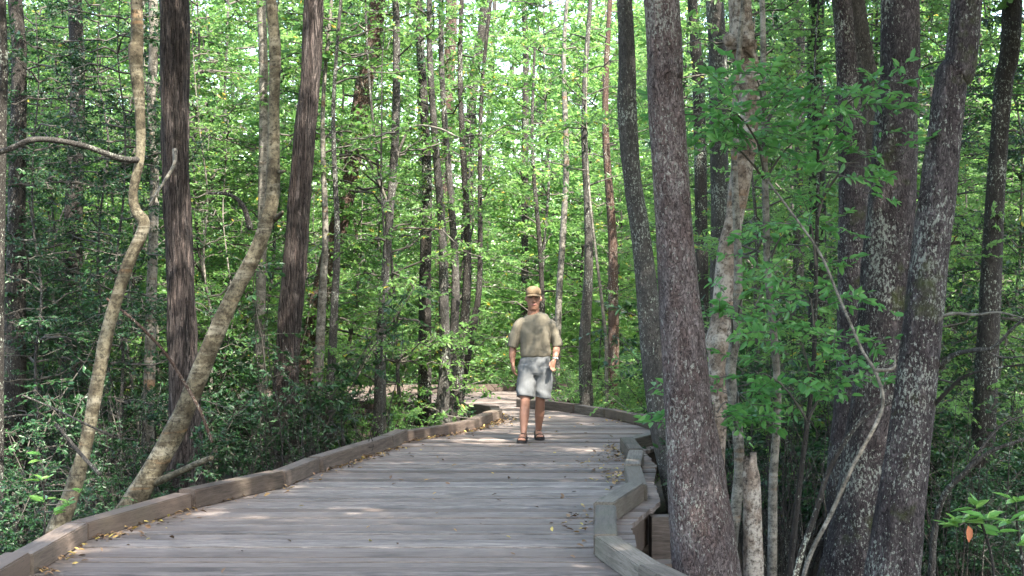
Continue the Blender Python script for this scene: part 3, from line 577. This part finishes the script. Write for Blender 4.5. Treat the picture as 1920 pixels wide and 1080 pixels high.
# the small bright plants
def big_sprig(lst, L=.125):
    def fn(m_, rg_, P_, rr, b_):
        for (px, py, Y, n_) in lst:
            c = at(px, py, Y); a = rg_.uniform(0, 6.28, n_); d = np.stack([np.cos(a), np.sin(a) * .8, rg_.uniform(-.1, .7, n_)], 1)
            l_ = L * rg_.uniform(.7, 1.2, n_); leaves(m_, np.repeat(c[None], n_, 0) + rg_.normal(0, .012, (n_, 3)), d, unit(np.array([0, -.4, 1.]) + rg_.normal(0, .3, (n_, 3))), l_, l_ * .36, rg_.uniform(.3, .9, n_))
            i = int(np.argmin(np.linalg.norm(P_ - c, axis=1))); tube(m_, np.linspace(P_[i], c, 4), .004, sides=4, m=1, ref=(.3, .2, .9))
    return fn
stem('young_plant', [(1870, 1200, 8.2), (1862, 1060, 8.2), (1840, 980, 8.2), (1828, 950, 8.2)], (7, 4), 'young plant with glossy bright leaf rosettes and one orange leaf at lower right', 'plant', BARK_DIM, seed=20,
     leafs=big_sprig([(1828, 950, 8.2, 8), (1800, 985, 8.1, 7), (1845, 975, 8.1, 7), (1780, 980, 8.2, 5), (1870, 1000, 8.2, 4)]))
stem('young_plant', [(1930, 1200, 8.3), (1918, 1060, 8.3), (1908, 990, 8.3), (1905, 950, 8.3)], (7, 4), 'young plant with broad leaves cut by the right edge', 'plant', BARK_DIM, seed=21, leafs=big_sprig([(1905, 940, 8.3, 6), (1898, 980, 8.2, 6), (1912, 1020, 8.2, 6)]))
stem('young_plant', [(60, 1160, 9.7), (80, 1030, 9.7), (84, 960, 9.7), (80, 880, 9.7)], (6, 3), 'young plant with upright leaves behind the kerb at far left', 'plant', BARK_DIM, seed=22, leafs=big_sprig([(80, 900, 9.6, 6), (84, 940, 9.7, 6), (130, 945, 9.6, 7), (100, 960, 9.6, 6), (76, 860, 9.7, 5), (150, 920, 9.6, 4)], .09))
m_ = MB(); o = at(1815, 985, 8.05); leaves(m_, o[None], np.array([[.12, 0, -1.]]), np.array([[.3, -1., 0]]), np.array([.10]), np.array([.05]), np.array([.5]))
OL = flat_mat('orange_leaf', (.26, .10, .05), .5)
bpy.data.objects['young_plant']
ol = m_.build('withered_leaf', OL, bpy.data.objects['young_plant'], origin=bpy.data.objects['young_plant'].location)

# ------------------------------------------------------------------ leafy forest: prototypes and copies
def proto_tree(seed, leafm, bark, H=9.5, nl=62, L=.10, z0=.9, r=.038, ns=11, nleaf=14, reach=2.3):
    rg_ = np.random.default_rng(seed); k = 9; t = np.linspace(0, 1, k)[:, None]
    P = np.array([0, 0, -.3]) + np.array([0, 0, H]) * t + np.concatenate([np.cumsum(rg_.normal(0, .09, (k, 2)), 0), np.zeros((k, 1))], 1); P = P - np.array([P[0, 0], P[0, 1], 0])
    P = catmull(P, 4); rr = r * (1 - .78 * np.linspace(0, 1, len(P))); mt = MB(); tube(mt, P, rr, sides=9, rough=.03, rng=rg_)
    mc = MB()
    for _ in range(nl):
        z = z0 + (H - z0) * rg_.random() ** 1.3; i = int(np.argmin(np.abs(P[:, 2] - z))); a = rg_.uniform(0, 6.28)
        limb(mc, rg_, P[i], np.array([math.cos(a), math.sin(a), rg_.uniform(-.05, .55)]), reach * rg_.uniform(.45, 1.1) * (1.05 - .55 * z / H), .018, ns, nleaf, L, droop=rg_.uniform(0, .3), sides=3)
    return mt.build('trunk', bark, only_mesh=True), mc.build('crown', [leafm, TWIG], only_mesh=True)
def proto_shrub(seed, leafm, H=2.6, ns=14, L=.07, per=20, nleaf=13):
    rg_ = np.random.default_rng(seed); mt = MB(); mc = MB()
    for _ in range(ns):
        a = rg_.uniform(0, 6.28); h = H * rg_.uniform(.45, 1.05); d = np.array([math.cos(a) * rg_.uniform(.05, .5), math.sin(a) * rg_.uniform(.05, .5), 1.])
        b = np.array([math.cos(a) * .18, math.sin(a) * .18, -.1]); t = np.linspace(0, 1, 8)[:, None]
        P = b + d * h * t + np.array([math.cos(a), math.sin(a), -.15]) * h * .3 * t ** 2; P[1:] += rg_.normal(0, .03, (7, 3))
        tube(mt, P, .014 * (1 - .8 * t[:, 0]) * rg_.uniform(.7, 1.5), sides=5, ref=(1, .1, 0))
        for _ in range(per):
            u = rg_.uniform(.42, 1) * 7; i = min(int(u), 6); q = P[i] + (P[i + 1] - P[i]) * (u - i); aa = rg_.uniform(0, 6.28)
            spray(mc, rg_, q, np.array([math.cos(aa), math.sin(aa), rg_.normal(.2, .35)]), rg_.uniform(.2, .5), nleaf, L, tone0=rg_.normal(0, .1))
    return mt.build('stems', TWIG, only_mesh=True), mc.build('crown', [leafm, TWIG], only_mesh=True)
PT = {'bright': [proto_tree(200 + i, LEAF_BRIGHT, b, z0=.5, nl=66, L=.10) for i, b in enumerate((BARK_GREY, BARK_THIN, BARK_DIM))],
      'mid': [proto_tree(210 + i, LEAF_MID, b, z0=.8) for i, b in enumerate((BARK_GREY, BARK_DIM, BARK_THIN))],
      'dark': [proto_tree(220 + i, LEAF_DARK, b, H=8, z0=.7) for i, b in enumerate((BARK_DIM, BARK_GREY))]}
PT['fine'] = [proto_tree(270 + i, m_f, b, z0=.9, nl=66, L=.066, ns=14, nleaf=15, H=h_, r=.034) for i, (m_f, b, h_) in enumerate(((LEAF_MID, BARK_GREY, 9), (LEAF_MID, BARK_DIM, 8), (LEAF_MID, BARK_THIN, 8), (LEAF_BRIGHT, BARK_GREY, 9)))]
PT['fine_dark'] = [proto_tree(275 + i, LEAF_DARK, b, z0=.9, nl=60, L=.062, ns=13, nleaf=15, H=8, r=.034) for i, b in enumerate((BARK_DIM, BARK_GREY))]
PT['thin'] = [proto_tree(280 + i, m_f, b, z0=2.0, nl=16, L=.06, ns=6, nleaf=10, H=6.5, r=.021, reach=1.0) for i, (m_f, b) in enumerate(((LEAF_MID, BARK_THIN), (LEAF_BRIGHT, BARK_THIN), (LEAF_MID, BARK_GREY)))]
def proto_bare(seed):
    rg_ = np.random.default_rng(seed); mt = MB()
    for _ in range(15):
        a = rg_.uniform(0, 6.28); h = rg_.uniform(.7, 2.6); b = np.array([math.cos(a), math.sin(a), 0]) * rg_.uniform(0, .4); t = np.linspace(0, 1, 8)[:, None]
        P = b + np.array([math.cos(a) * rg_.uniform(-.1, .35), math.sin(a) * rg_.uniform(-.1, .35), 1.]) * h * t; P[0, 2] = -.1; P[1:] += np.cumsum(rg_.normal(0, .03, (7, 3)), 0)
        rr = rg_.uniform(.005, .013); tube(mt, P, rr * (1 - .75 * t[:, 0]), sides=5, ref=(1, .1, 0))
        for _ in range(rg_.integers(1, 5)):
            i = rg_.integers(2, 7); d = unit(rg_.normal(0, 1, 3) + np.array([0, 0, .6])) * rg_.uniform(.2, .6); q = P[i] + d * np.linspace(0, 1, 4)[:, None] + np.cumsum(rg_.normal(0, .025, (4, 3)), 0); q[0] = P[i]
            tube(mt, q, rr * .5 * np.linspace(1, .3, 4), sides=4, ref=(.3, .2, .9))
    return mt.build('stems', BARK_DIM, only_mesh=True)
PB = [proto_bare(290 + i) for i in range(3)]
PT['high'] = [proto_tree(260 + i, LEAF_MID, BARK_GREY, H=13, nl=80, L=.15, z0=5.6, r=.14, ns=11, nleaf=12, reach=3.0) for i in range(2)]
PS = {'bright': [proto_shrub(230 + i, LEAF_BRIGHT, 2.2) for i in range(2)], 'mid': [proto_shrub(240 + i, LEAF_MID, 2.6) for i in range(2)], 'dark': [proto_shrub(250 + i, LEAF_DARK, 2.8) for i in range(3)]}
def plant(name, proto, x, y, sc, rot, label, cat, group, low='trunk'):
    root = empty(name, (x, y, gz(x, y))); root.rotation_euler.z = rot; root.scale = (sc, sc, sc * random.uniform(.9, 1.15))
    mesh_obj(low, proto[0], root); mesh_obj('crown', proto[1], root); tag(root, label, cat, group); return root
random.seed(11); taken = []
def scatter(n, xr, yr, mind, clear=.35, ok=None):
    out = []; tries = 0
    while len(out) < n and tries < n * 60:
        tries += 1; y_ = random.uniform(*yr); x = random.uniform(*xr) * y_ / F
        if inside(x, y_, clear) or (y_ > 28 and -150 < x / y_ * F < 10 and random.random() < .6) or (y_ > 31 and 0 < x / y_ * F < 130 and random.random() < .5) or (17 < y_ < 24.6 and -195 < x / y_ * F < 0 and mind < 1) or (ok and not ok(x, y_)): continue
        if any((x - a) ** 2 + (y_ - b) ** 2 < mind ** 2 for a, b in taken): continue
        taken.append((x, y_)); out.append((x, y_))
    return out
def forest(pts, kinds, name, label, cat, group, src, low, scr=(.8, 1.2)):
    for x, y_ in pts:
        k = random.choice(kinds); plant(name, random.choice(src[k]), x, y_, random.uniform(*scr), random.uniform(0, 6.28), label, cat, group, low)
# xr is in photo pixels from the centre, so the spread widens with distance
forest(scatter(40, (-1050, -60), (29, 52), 1.3), ['bright', 'bright', 'mid'], 'forest_tree', 'sunlit leafy tree deep in the forest left of the man', 'tree', 'sunlit trees deep in the forest left of the man', PT, 'trunk', (.9, 1.4))
forest(scatter(32, (-60, 560), (30, 52), 1.3), ['bright'], 'forest_tree', 'sunlit yellow-green tree far behind the man in the cap', 'tree', 'sunlit trees far behind the man', PT, 'trunk', (.9, 1.4))
forest(scatter(28, (480, 1100), (22, 50), 1.3), ['mid', 'bright', 'dark'], 'forest_tree', 'leafy tree deep in the forest behind the trunk group at right', 'tree', 'trees deep in the forest at right', PT, 'trunk', (.9, 1.3))
forest(scatter(34, (-1050, -130), (19, 30), 1.2, 1.0, lambda x, y_: not (y_ < 20.6 and -520 < x / y_ * F < -290)), ['fine'], 'understorey_tree', 'slender leafy tree among the trunks left of the boardwalk', 'tree', 'slender leafy trees left of the boardwalk', PT, 'trunk', (.75, 1.05))
forest(scatter(8, (120, 500), (24, 30), 1.2, 1.2), ['fine'], 'understorey_tree', 'slender leafy tree beyond the right kerb', 'tree', 'slender leafy trees beyond the right kerb', PT, 'trunk', (.6, .9))
forest(scatter(16, (400, 1050), (13, 22), 1.0, .9), ['fine', 'fine_dark'], 'understorey_tree', 'slender leafy tree among the trunks on the right bank', 'tree', 'slender trees on the right bank', PT, 'trunk', (.55, .85))
forest(scatter(9, (-1050, -690), (14.5, 19), 1.0, .8), ['fine_dark'], 'understorey_tree', 'slender leafy tree in the thicket at far left', 'tree', 'slender leafy trees in the thicket at far left', PT, 'trunk', (.55, .85))
# unseen trees added beside the camera to shade and dapple the planks
for x, y_, sc, k in ((4.4, -1.2, 1, 0), (4.2, 2.2, 1.05, 1), (4.7, 5.0, 1, 0), (6.6, 3.6, 1.1, 1), (6.3, 7.0, 1.1, 0), (6.3, 9.3, 1, 1), (7.6, 10.6, 1.1, 0), (7.6, 12.6, 1, 1), (7.0, 14.2, 1.05, 0), (3.3, .2, 1, 1), (-4.6, 1.2, 1, 0), (-3.7, 4.3, 1, 1), (-4.3, 7.4, 1.05, 0), (2.9, 6.5, 1, 1), (-5.6, 10.6, 1.05, 1), (2.6, 3.6, 1, 0), (2.2, -.8, 1, 1), (-3.3, 1.6, 1, 0), (2.3, 1.9, 1, 1), (5.5, 11.6, .9, 0)):
    plant('added_shade_tree', PT['high'][k], x, y_, sc, x * 3, 'unseen tall leafy tree added outside the view to shade the boardwalk', 'tree', 'unseen trees added to shade the near boardwalk')
# shrubs
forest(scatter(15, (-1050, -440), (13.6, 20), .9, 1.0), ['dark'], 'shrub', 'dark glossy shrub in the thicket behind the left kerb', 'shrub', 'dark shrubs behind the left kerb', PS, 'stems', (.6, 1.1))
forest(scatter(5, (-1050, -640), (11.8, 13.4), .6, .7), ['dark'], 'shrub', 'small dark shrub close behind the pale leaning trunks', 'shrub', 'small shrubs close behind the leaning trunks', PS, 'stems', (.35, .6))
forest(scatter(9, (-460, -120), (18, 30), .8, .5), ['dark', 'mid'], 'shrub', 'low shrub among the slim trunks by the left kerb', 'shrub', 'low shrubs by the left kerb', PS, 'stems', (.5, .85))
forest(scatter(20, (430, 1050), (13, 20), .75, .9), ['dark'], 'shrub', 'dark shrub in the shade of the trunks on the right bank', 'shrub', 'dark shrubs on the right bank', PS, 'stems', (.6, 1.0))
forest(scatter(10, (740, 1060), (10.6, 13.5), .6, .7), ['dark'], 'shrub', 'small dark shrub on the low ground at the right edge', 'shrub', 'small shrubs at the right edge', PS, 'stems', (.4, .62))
forest(scatter(16, (60, 420), (21, 29), .8, .6), ['mid', 'bright'], 'shrub', 'green shrub beyond the right kerb behind the man', 'shrub', 'green shrubs beyond the right kerb', PS, 'stems', (.45, .8))
forest(scatter(26, (-300, 420), (28.5, 40), .9, .4), ['bright'], 'shrub', 'sunlit shrub beyond the far kerb', 'shrub', 'sunlit shrubs beyond the far kerb', PS, 'stems', (.7, 1.2))
forest(scatter(24, (-1050, -300), (27, 40), .9, .4), ['mid', 'bright'], 'shrub', 'green shrub deep in the forest at left', 'shrub', 'green shrubs deep at left', PS, 'stems', (.8, 1.3))
forest(scatter(20, (380, 1050), (20, 36), .9, .4), ['mid', 'dark'], 'shrub', 'green shrub deep in the forest at right', 'shrub', 'green shrubs deep at right', PS, 'stems', (.8, 1.3))

forest(scatter(26, (-900, -110), (15, 27), .45, .3, lambda x, y_: not (y_ < 18.8 and -480 < x / y_ * F < -320)), ['thin'], 'sapling', 'thin pale upright sapling with sparse leaves left of the boardwalk', 'sapling', 'thin saplings left of the boardwalk', PT, 'trunk', (.6, 1.1))
forest(scatter(18, (110, 1000), (13.5, 27), .45, .45), ['thin'], 'sapling', 'thin pale upright sapling with sparse leaves right of the boardwalk', 'sapling', 'thin saplings right of the boardwalk', PT, 'trunk', (.6, 1.1))
for gi, (n_, xr, yr, side_) in enumerate(((20, (-1000, -140), (12.5, 24), 'left'), (14, (420, 1050), (10.5, 16), 'right'))):
    for x, y_ in scatter(n_, xr, yr, .5, .35):
        o = bpy.data.objects.new('bare_shrub', random.choice(PB)); COL.objects.link(o); o.location = (x, y_, gz(x, y_)); o.rotation_euler.z = random.uniform(0, 6.28); sc = random.uniform(.6, 1.15); o.scale = (sc, sc, sc)
        tag(o, 'clump of bare grey upright twigs in the undergrowth %s of the boardwalk' % side_, 'bare shrub', 'bare twig clumps %s of the boardwalk' % side_)
# the far wood that closes the view: one mass of leaves
rg = np.random.default_rng(400); mb = MB()
for k in range(1500):
    y_ = rg.uniform(53, 68); x = rg.uniform(-.42, .42) * y_; z = rg.triangular(-.2, 2.5, 17)
    q = 1 if z < 8.5 else max(.12, 1 - (z - 8.5) / 9)
    if abs(x / y_ + .02) < .055 and z > 8.5: q *= .15
    if rg.random() > q: continue
    n = rg.integers(40, 70); c = np.array([x, y_, z]); o = rg.normal(0, 1, (n, 3)) * np.array([.9, .9, .5]) * rg.uniform(.6, 1.2); a = rg.uniform(0, 6.28, n)
    l_ = rg.uniform(.16, .3, n)
    leaves(mb, c + o, np.stack([np.cos(a), np.sin(a), rg.normal(0, .35, n)], 1), unit(np.array([0, 0, 1.]) + rg.normal(0, .55, (n, 3))), l_, l_ * .5, np.clip(rg.beta(2, 2, n) + rg.normal(0, .1), 0, .95))
for k in range(60):
    y_ = rg.uniform(53, 68); x = rg.uniform(-.42, .42) * y_; tube(mb, catmull([(x, y_, -.5), (x + rg.normal(0, .2), y_, 6), (x + rg.normal(0, .5), y_, 15)], 5), np.linspace(.16, .07, 11), sides=7, m=1)
tag(mb.build('distant_woods', [LEAF_BRIGHT, BARK_DIM]), 'far wall of bright leaves closing the view through the forest', 'woods', kind='stuff')

# ------------------------------------------------------------------ the walking man
def fused(name, parts, voxel, material, parent, smooth=4, disp=None, sub=0):
    m_ = MB()
    for p in parts:
        P, A, B = p[:3]; tube(m_, catmull(P, 5), np.interp(np.linspace(0, len(A) - 1, (len(P) - 1) * 5 + 1), np.arange(len(A)), A), np.interp(np.linspace(0, len(B) - 1, (len(P) - 1) * 5 + 1), np.arange(len(B)), B), sides=20, ref=p[3] if len(p) > 3 else (1, 0, 0), cap=True)
    o = m_.build(name + '_tmp', material)
    bmx = bmesh.new(); bmx.from_mesh(o.data); bmesh.ops.remove_doubles(bmx, verts=bmx.verts, dist=1e-5); bmesh.ops.recalc_face_normals(bmx, faces=bmx.faces); bmx.to_mesh(o.data); bmx.free()
    rm = o.modifiers.new('r', 'REMESH'); rm.mode = 'VOXEL'; rm.voxel_size = voxel; rm.use_smooth_shade = True
    if smooth: sm = o.modifiers.new('s', 'SMOOTH'); sm.factor = .5; sm.iterations = smooth
    dg = bpy.context.evaluated_depsgraph_get(); me = bpy.data.meshes.new_from_object(o.evaluated_get(dg)); me.name = name
    bpy.data.objects.remove(o)
    if disp:
        n_ = len(me.vertices); co = np.empty(n_ * 3, np.float32); no = np.empty(n_ * 3, np.float32); me.vertices.foreach_get('co', co); me.vertices.foreach_get('normal', no)
        co = co.reshape(-1, 3); no = no.reshape(-1, 3); co += no * disp(co)[:, None]; me.vertices.foreach_set('co', co.ravel()); me.update()
    me.materials.clear(); me.materials.append(material)
    me.polygons.foreach_set('use_smooth', np.full(len(me.polygons), True))
    return mesh_obj(name, me, parent)
MX, MY = .27, 16.78
man = empty('person', (MX, MY, 0))
tag(man, 'man in tan cap, khaki shirt, pale shorts and black sandals walking on the boardwalk', 'person')
hx = -.02
def finger(b, pts, r=.0088): return ([b] + pts, [r * 1.05] + [r] * (len(pts) - 1) + [r * .75], [r * 1.05] + [r] * (len(pts) - 1) + [r * .75], (.3, .9, .1))
def hand(w_, d, out, sgn):                  # wrist point, direction of the palm, thumb side
    w_ = np.array(w_); d = unit(np.array(d, float)); s = unit(np.array(out, float)); n_ = np.cross(d, s); res = []
    kn = w_ + d * .085
    res.append(([w_, w_ + d * .035, w_ + d * .07, kn + d * .008], [.026, .034, .040, .036], [.020, .019, .017, .013], tuple(s)))
    for k, (o_, ln) in enumerate(((.030, .066), (.010, .076), (-.011, .070), (-.031, .055))):
        b = kn + s * o_ - d * .008; c1 = b + d * ln * .45 + n_ * sgn * .008; c2 = c1 + d * ln * .33 + n_ * sgn * .020; c3 = c2 + d * ln * .18 + n_ * sgn * .022
        res.append(finger(b, [c1, c2, c3]))
    tb = w_ + d * .025 + s * .026; res.append(finger(tb, [tb + s * .024 + d * .026, tb + s * .030 + d * .055 + n_ * sgn * .008, tb + s * .028 + d * .075 + n_ * sgn * .014], .0105))
    return res
wl, wr = (-.262, -.02, .90), (.222, -.115, .945)
body_parts = [
    ([(0, .0, .84), (0, .0, .95), (0, 0, 1.08), (0, 0, 1.22), (0, .01, 1.33), (hx * .5, .015, 1.40), (hx, .012, 1.46), (hx, .005, 1.50), (hx, 0, 1.56)], [.14, .16, .15, .165, .165, .13, .076, .068, .064], [.10, .11, .105, .115, .10, .08, .070, .068, .066]),
    ([(hx, -.066, 1.512), (hx, -.050, 1.538), (hx, -.024, 1.58), (hx, -.006, 1.62), (hx, 0, 1.66), (hx, .002, 1.71), (hx, .002, 1.745), (hx, .002, 1.775)], [.034, .056, .070, .078, .082, .083, .070, .03], [.026, .054, .084, .097, .102, .102, .085, .04]),
    ([(hx, -.092, 1.668), (hx, -.112, 1.638), (hx, -.120, 1.618), (hx, -.098, 1.604)], [.011, .016, .021, .013], [.012, .015, .015, .010]),
    ([(hx - .038, -.086, 1.682), (hx, -.100, 1.684), (hx + .038, -.086, 1.682)], [.010, .012, .010], [.012, .013, .012], (0, 0, 1)),
    ([(hx - .030, -.084, 1.577), (hx, -.098, 1.579), (hx + .030, -.084, 1.577)], [.008, .011, .008], [.008, .009, .008], (0, 0, 1)),
    ([(hx - .085, .006, 1.620), (hx - .092, .010, 1.643), (hx - .089, .014, 1.670)], [.008, .011, .009], [.013, .022, .015]),
    ([(hx + .085, .006, 1.620), (hx + .092, .010, 1.643), (hx + .089, .014, 1.670)], [.008, .011, .009], [.013, .022, .015]),
    ([(-.12, .01, 1.34), (-.175, .015, 1.325), (-.228, .02, 1.22), (-.256, .02, 1.09), (-.266, .005, 1.0), wl], [.045, .05, .046, .042, .043, .027], [.05, .054, .050, .044, .043, .024]),
    ([(.12, .01, 1.34), (.175, .015, 1.325), (.226, .03, 1.23), (.250, .035, 1.12), (.242, -.04, 1.03), wr], [.045, .05, .046, .043, .042, .027], [.05, .054, .050, .044, .043, .024]),
    ([(-.085, 0, .90), (-.10, -.03, .75), (-.112, -.075, .60), (-.118, -.135, .475), (-.122, -.145, .40), (-.128, -.170, .30), (-.134, -.205, .18), (-.138, -.245, .095), (-.14, -.245, .035)], [.085, .088, .072, .055, .056, .058, .042, .034, .034], [.09, .092, .076, .058, .058, .062, .046, .04, .04]),
    ([(.085, 0, .90), (.082, .01, .75), (.068, .0, .60), (.060, .01, .475), (.058, .04, .40), (.053, .09, .30), (.045, .14, .18), (.040, .18, .09), (.038, .18, .03)], [.085, .088, .072, .055, .056, .058, .042, .034, .034], [.09, .092, .076, .058, .058, .062, .046, .04, .04])]
feet = []
for fx, fy, yaw in ((-.14, -.245, -.12), (.038, .18, .10)):
    d = np.array([math.sin(yaw), -math.cos(yaw), 0]); b = np.array([fx, fy, 0]); feet.append((b, d))
    body_parts.append(([b - d * .055 + np.array([0, 0, .055]), b + d * .0 + np.array([0, 0, .072]), b + d * .08 + np.array([0, 0, .066]), b + d * .15 + np.array([0, 0, .050]), b + d * .178 + np.array([0, 0, .045])], [.030, .036, .042, .047, .040], [.028, .044, .036, .020, .014]))
    sd = np.array([d[1], -d[0], 0])
    for k in range(5):
        tt = b + d * (.178 - abs(k - 1.2) * .007) + sd * (.036 - .0175 * k) * (1 if fx > 0 else -1) + np.array([0, 0, .043]); r_ = .0125 if k == 0 else .0092
        body_parts.append(([tt, tt + d * .022, tt + d * (.040 if k else .046)], [r_, r_, r_ * .7], [r_, r_, r_ * .7]))
body_parts += hand(wl, (.04, -.10, -1), (.25, -1, -.1), -1) + hand(wr, (-.35, -.30, -1), (-.75, -.75, .25), -1)
body = fused('body', body_parts, .0055, SKIN, man, 3)
body.data.materials.append(LIP); body.data.materials.append(EYE)
for p in body.data.polygons:
    c = p.center
    if c.z > 1.5 and c.y < -.05:
        x = c.x - hx
        if abs(x) < .028 and abs(c.z - 1.579) < .0065: p.material_index = 1
        elif .016 < abs(x) < .050 and (abs(c.z - 1.660) < .007 or abs(c.z - 1.684) < .005): p.material_index = 2
rs = np.random.default_rng(9)
def folds(amp, f1, f2):
    ph = rs.uniform(0, 6, 8)
    def fn(c):
        x, y_, z = c.T
        return amp * (.5 * np.sin(f1 * x + 7 * z + 2 * np.sin(f2 * z + ph[0]) + ph[1]) + .35 * np.sin(f2 * z - 14 * x + 2 * np.sin(f1 * x * .6 + ph[2]) + ph[3]) + .3 * np.sin(31 * x + 23 * z + 17 * y_ + ph[4]))
    return fn
fused('shirt', [
    ([(0, .0, .962), (0, 0, .985), (0, 0, 1.03), (0, 0, 1.12), (0, 0, 1.24), (0, .008, 1.33), (0, .012, 1.395), (hx * .6, .013, 1.445), (hx, .010, 1.480)], [.160, .178, .183, .176, .178, .184, .183, .132, .084], [.112, .132, .138, .132, .132, .120, .106, .090, .078]),
    ([(-.10, .01, 1.378), (-.182, .014, 1.350), (-.226, .02, 1.25), (-.250, .02, 1.15), (-.262, .02, 1.085)], [.056, .062, .064, .064, .068], [.06, .076, .078, .078, .082]),
    ([(.10, .01, 1.378), (.182, .014, 1.350), (.224, .028, 1.25), (.248, .034, 1.16), (.260, .034, 1.095)], [.056, .062, .064, .064, .068], [.06, .076, .078, .078, .082])],
    .008, SHIRT, man, 5, folds(.009, 26, 16))
fused('shorts', [
    ([(0, 0, .985), (0, 0, .93), (0, 0, .85), (0, 0, .78), (0, -.005, .74)], [.168, .190, .200, .200, .17], [.115, .132, .142, .140, .12]),
    ([(-.098, -.005, .86), (-.104, -.03, .74), (-.112, -.07, .60), (-.118, -.095, .505)], [.098, .106, .104, .106], [.13, .130, .118, .116]),
    ([(.098, .0, .86), (.098, .01, .74), (.088, .005, .60), (.082, .005, .495)], [.098, .106, .106, .108], [.13, .130, .118, .116])],
    .008, SHORTS, man, 4, folds(.010, 30, 22))
# cap, hair, watch, sandals
m_ = MB(); tube(m_, [(hx, .004, 1.690), (hx, .004, 1.715), (hx, .005, 1.745), (hx, .006, 1.772), (hx, .008, 1.790), (hx, .008, 1.797)], [.090, .091, .088, .074, .043, .008], [.112, .113, .108, .090, .052, .01], sides=28, cap=True)
cap = m_.build('cap', CAPM, man); m_ = MB(); nx, ny = 13, 6; V = []
for th in (0, .006):
    for j in range(ny):
        for i in range(nx):
            u = (i / (nx - 1) - .5) * 2; t = j / (ny - 1); x = u * (.087 - .012 * t * t); y0 = -.108 * math.sqrt(max(0, 1 - (u * .93) ** 2)); y_ = y0 - t * .078 * (1 - .55 * u * u)
            V.append((hx + x, y_, 1.697 + th - .018 * t - .018 * u * u))
g = lambda l_, j, i: l_ * nx * ny + j * nx + i
Fq = []
for j in range(ny - 1):
    for i in range(nx - 1):
        Fq += [(g(0, j, i), g(0, j + 1, i), g(0, j + 1, i + 1), g(0, j, i + 1)), (g(1, j, i), g(1, j, i + 1), g(1, j + 1, i + 1), g(1, j + 1, i))]
for i in range(nx - 1): Fq.append((g(0, ny - 1, i), g(1, ny - 1, i), g(1, ny - 1, i + 1), g(0, ny - 1, i + 1)))
for j in range(ny - 1): Fq += [(g(0, j, 0), g(1, j, 0), g(1, j + 1, 0), g(0, j + 1, 0)), (g(0, j, nx - 1), g(0, j + 1, nx - 1), g(1, j + 1, nx - 1), g(1, j, nx - 1))]
m_.add(V, Fq); m_.build('brim', CAPM, cap)
m_ = MB(); tube(m_, [(hx, .024, 1.625), (hx, .020, 1.65), (hx, .012, 1.68), (hx, .006, 1.71)], [.070, .081, .0855, .086], [.076, .088, .100, .104], sides=28, cap=True); m_.build('hair', HAIR, man)
wv = np.array(wr); wd = unit(np.array([-.02, -.075, -.085])); m_ = MB(); c0 = wv - wd * .006
tube(m_, [c0 - wd * .010, c0, c0 + wd * .010], [.031, .0325, .031], [.028, .0295, .028], sides=20, cap=True); wt = m_.build('watch_strap', METAL, man)
m_ = MB(); fc = c0 + np.array([.030, -.010, .004]); tube(m_, [fc, fc + np.array([.010, -.003, .003])], [.017, .017], sides=16, cap=True, ref=(0, 0, 1)); m_.build('watch_face', METAL, wt)
for b, d in feet:
    s_ = np.array([-d[1], d[0], 0]); m_ = MB(); pr = [(-.075, .028), (-.05, .040), (.0, .042), (.06, .046), (.13, .056), (.19, .054), (.225, .036), (.236, .015)]
    top = [b + d * t + s_ * w_ for t, w_ in pr]; bot = [b + d * t - s_ * w_ for t, w_ in pr]; V = []
    for z in (.004, .018, .031):
        for a_, c_ in zip(top, bot): V += [a_ + np.array([0, 0, z]), c_ + np.array([0, 0, z])]
    K = len(pr) * 2; Fq = []
    for i in range(len(pr) - 1):
        q = 2 * i; Fq += [(q, q + 2, q + 3, q + 1), (2 * K + q, 2 * K + q + 1, 2 * K + q + 3, 2 * K + q + 2)]
        for l_ in (0, 1): a0 = l_ * K; Fq += [(a0 + q, a0 + K + q, a0 + K + q + 2, a0 + q + 2), (a0 + q + 1, a0 + q + 3, a0 + K + q + 3, a0 + K + q + 1)]
    for l_ in (0, 1): a0 = l_ * K; Fq += [(a0, a0 + 1, a0 + K + 1, a0 + K), (a0 + K - 2, a0 + 2 * K - 2, a0 + 2 * K - 1, a0 + K - 1)]
    m_.add(V, Fq); sn = m_.build('sandal', BLACK, man, smooth=False)
    m_ = MB(); th = np.linspace(-.1, math.pi + .1, 12)[:, None]
    for t, wx_, hz, wid in ((.145, .053, .048, .020), (.06, .046, .082, .018), (-.02, .042, .098, .015)):
        tube(m_, b + d * t + s_ * wx_ * np.cos(th) + np.array([0, 0, 1]) * (.024 + hz * np.sin(th)), np.full(12, .005), np.full(12, wid), sides=8, ref=(0, 0, 1) if False else tuple(s_ * .02 + np.array([0, 0, 1.])))
    for sg in (-1, 1): tube(m_, [b + d * .145 + s_ * sg * .05 + np.array([0, 0, .04]), b + d * .06 + s_ * sg * .044 + np.array([0, 0, .06]), b - d * .03 + s_ * sg * .038 + np.array([0, 0, .075])], .005, .013, sides=6, ref=tuple(s_))
    tube(m_, [b - d * .02 + s_ * .042 + np.array([0, 0, .075]), b - d * .072 + s_ * .02 + np.array([0, 0, .075]), b - d * .072 - s_ * .02 + np.array([0, 0, .075]), b - d * .02 - s_ * .042 + np.array([0, 0, .075])], .005, .013, sides=6, ref=(.2, .2, 0))
    m_.build('strap', BLACK, sn)
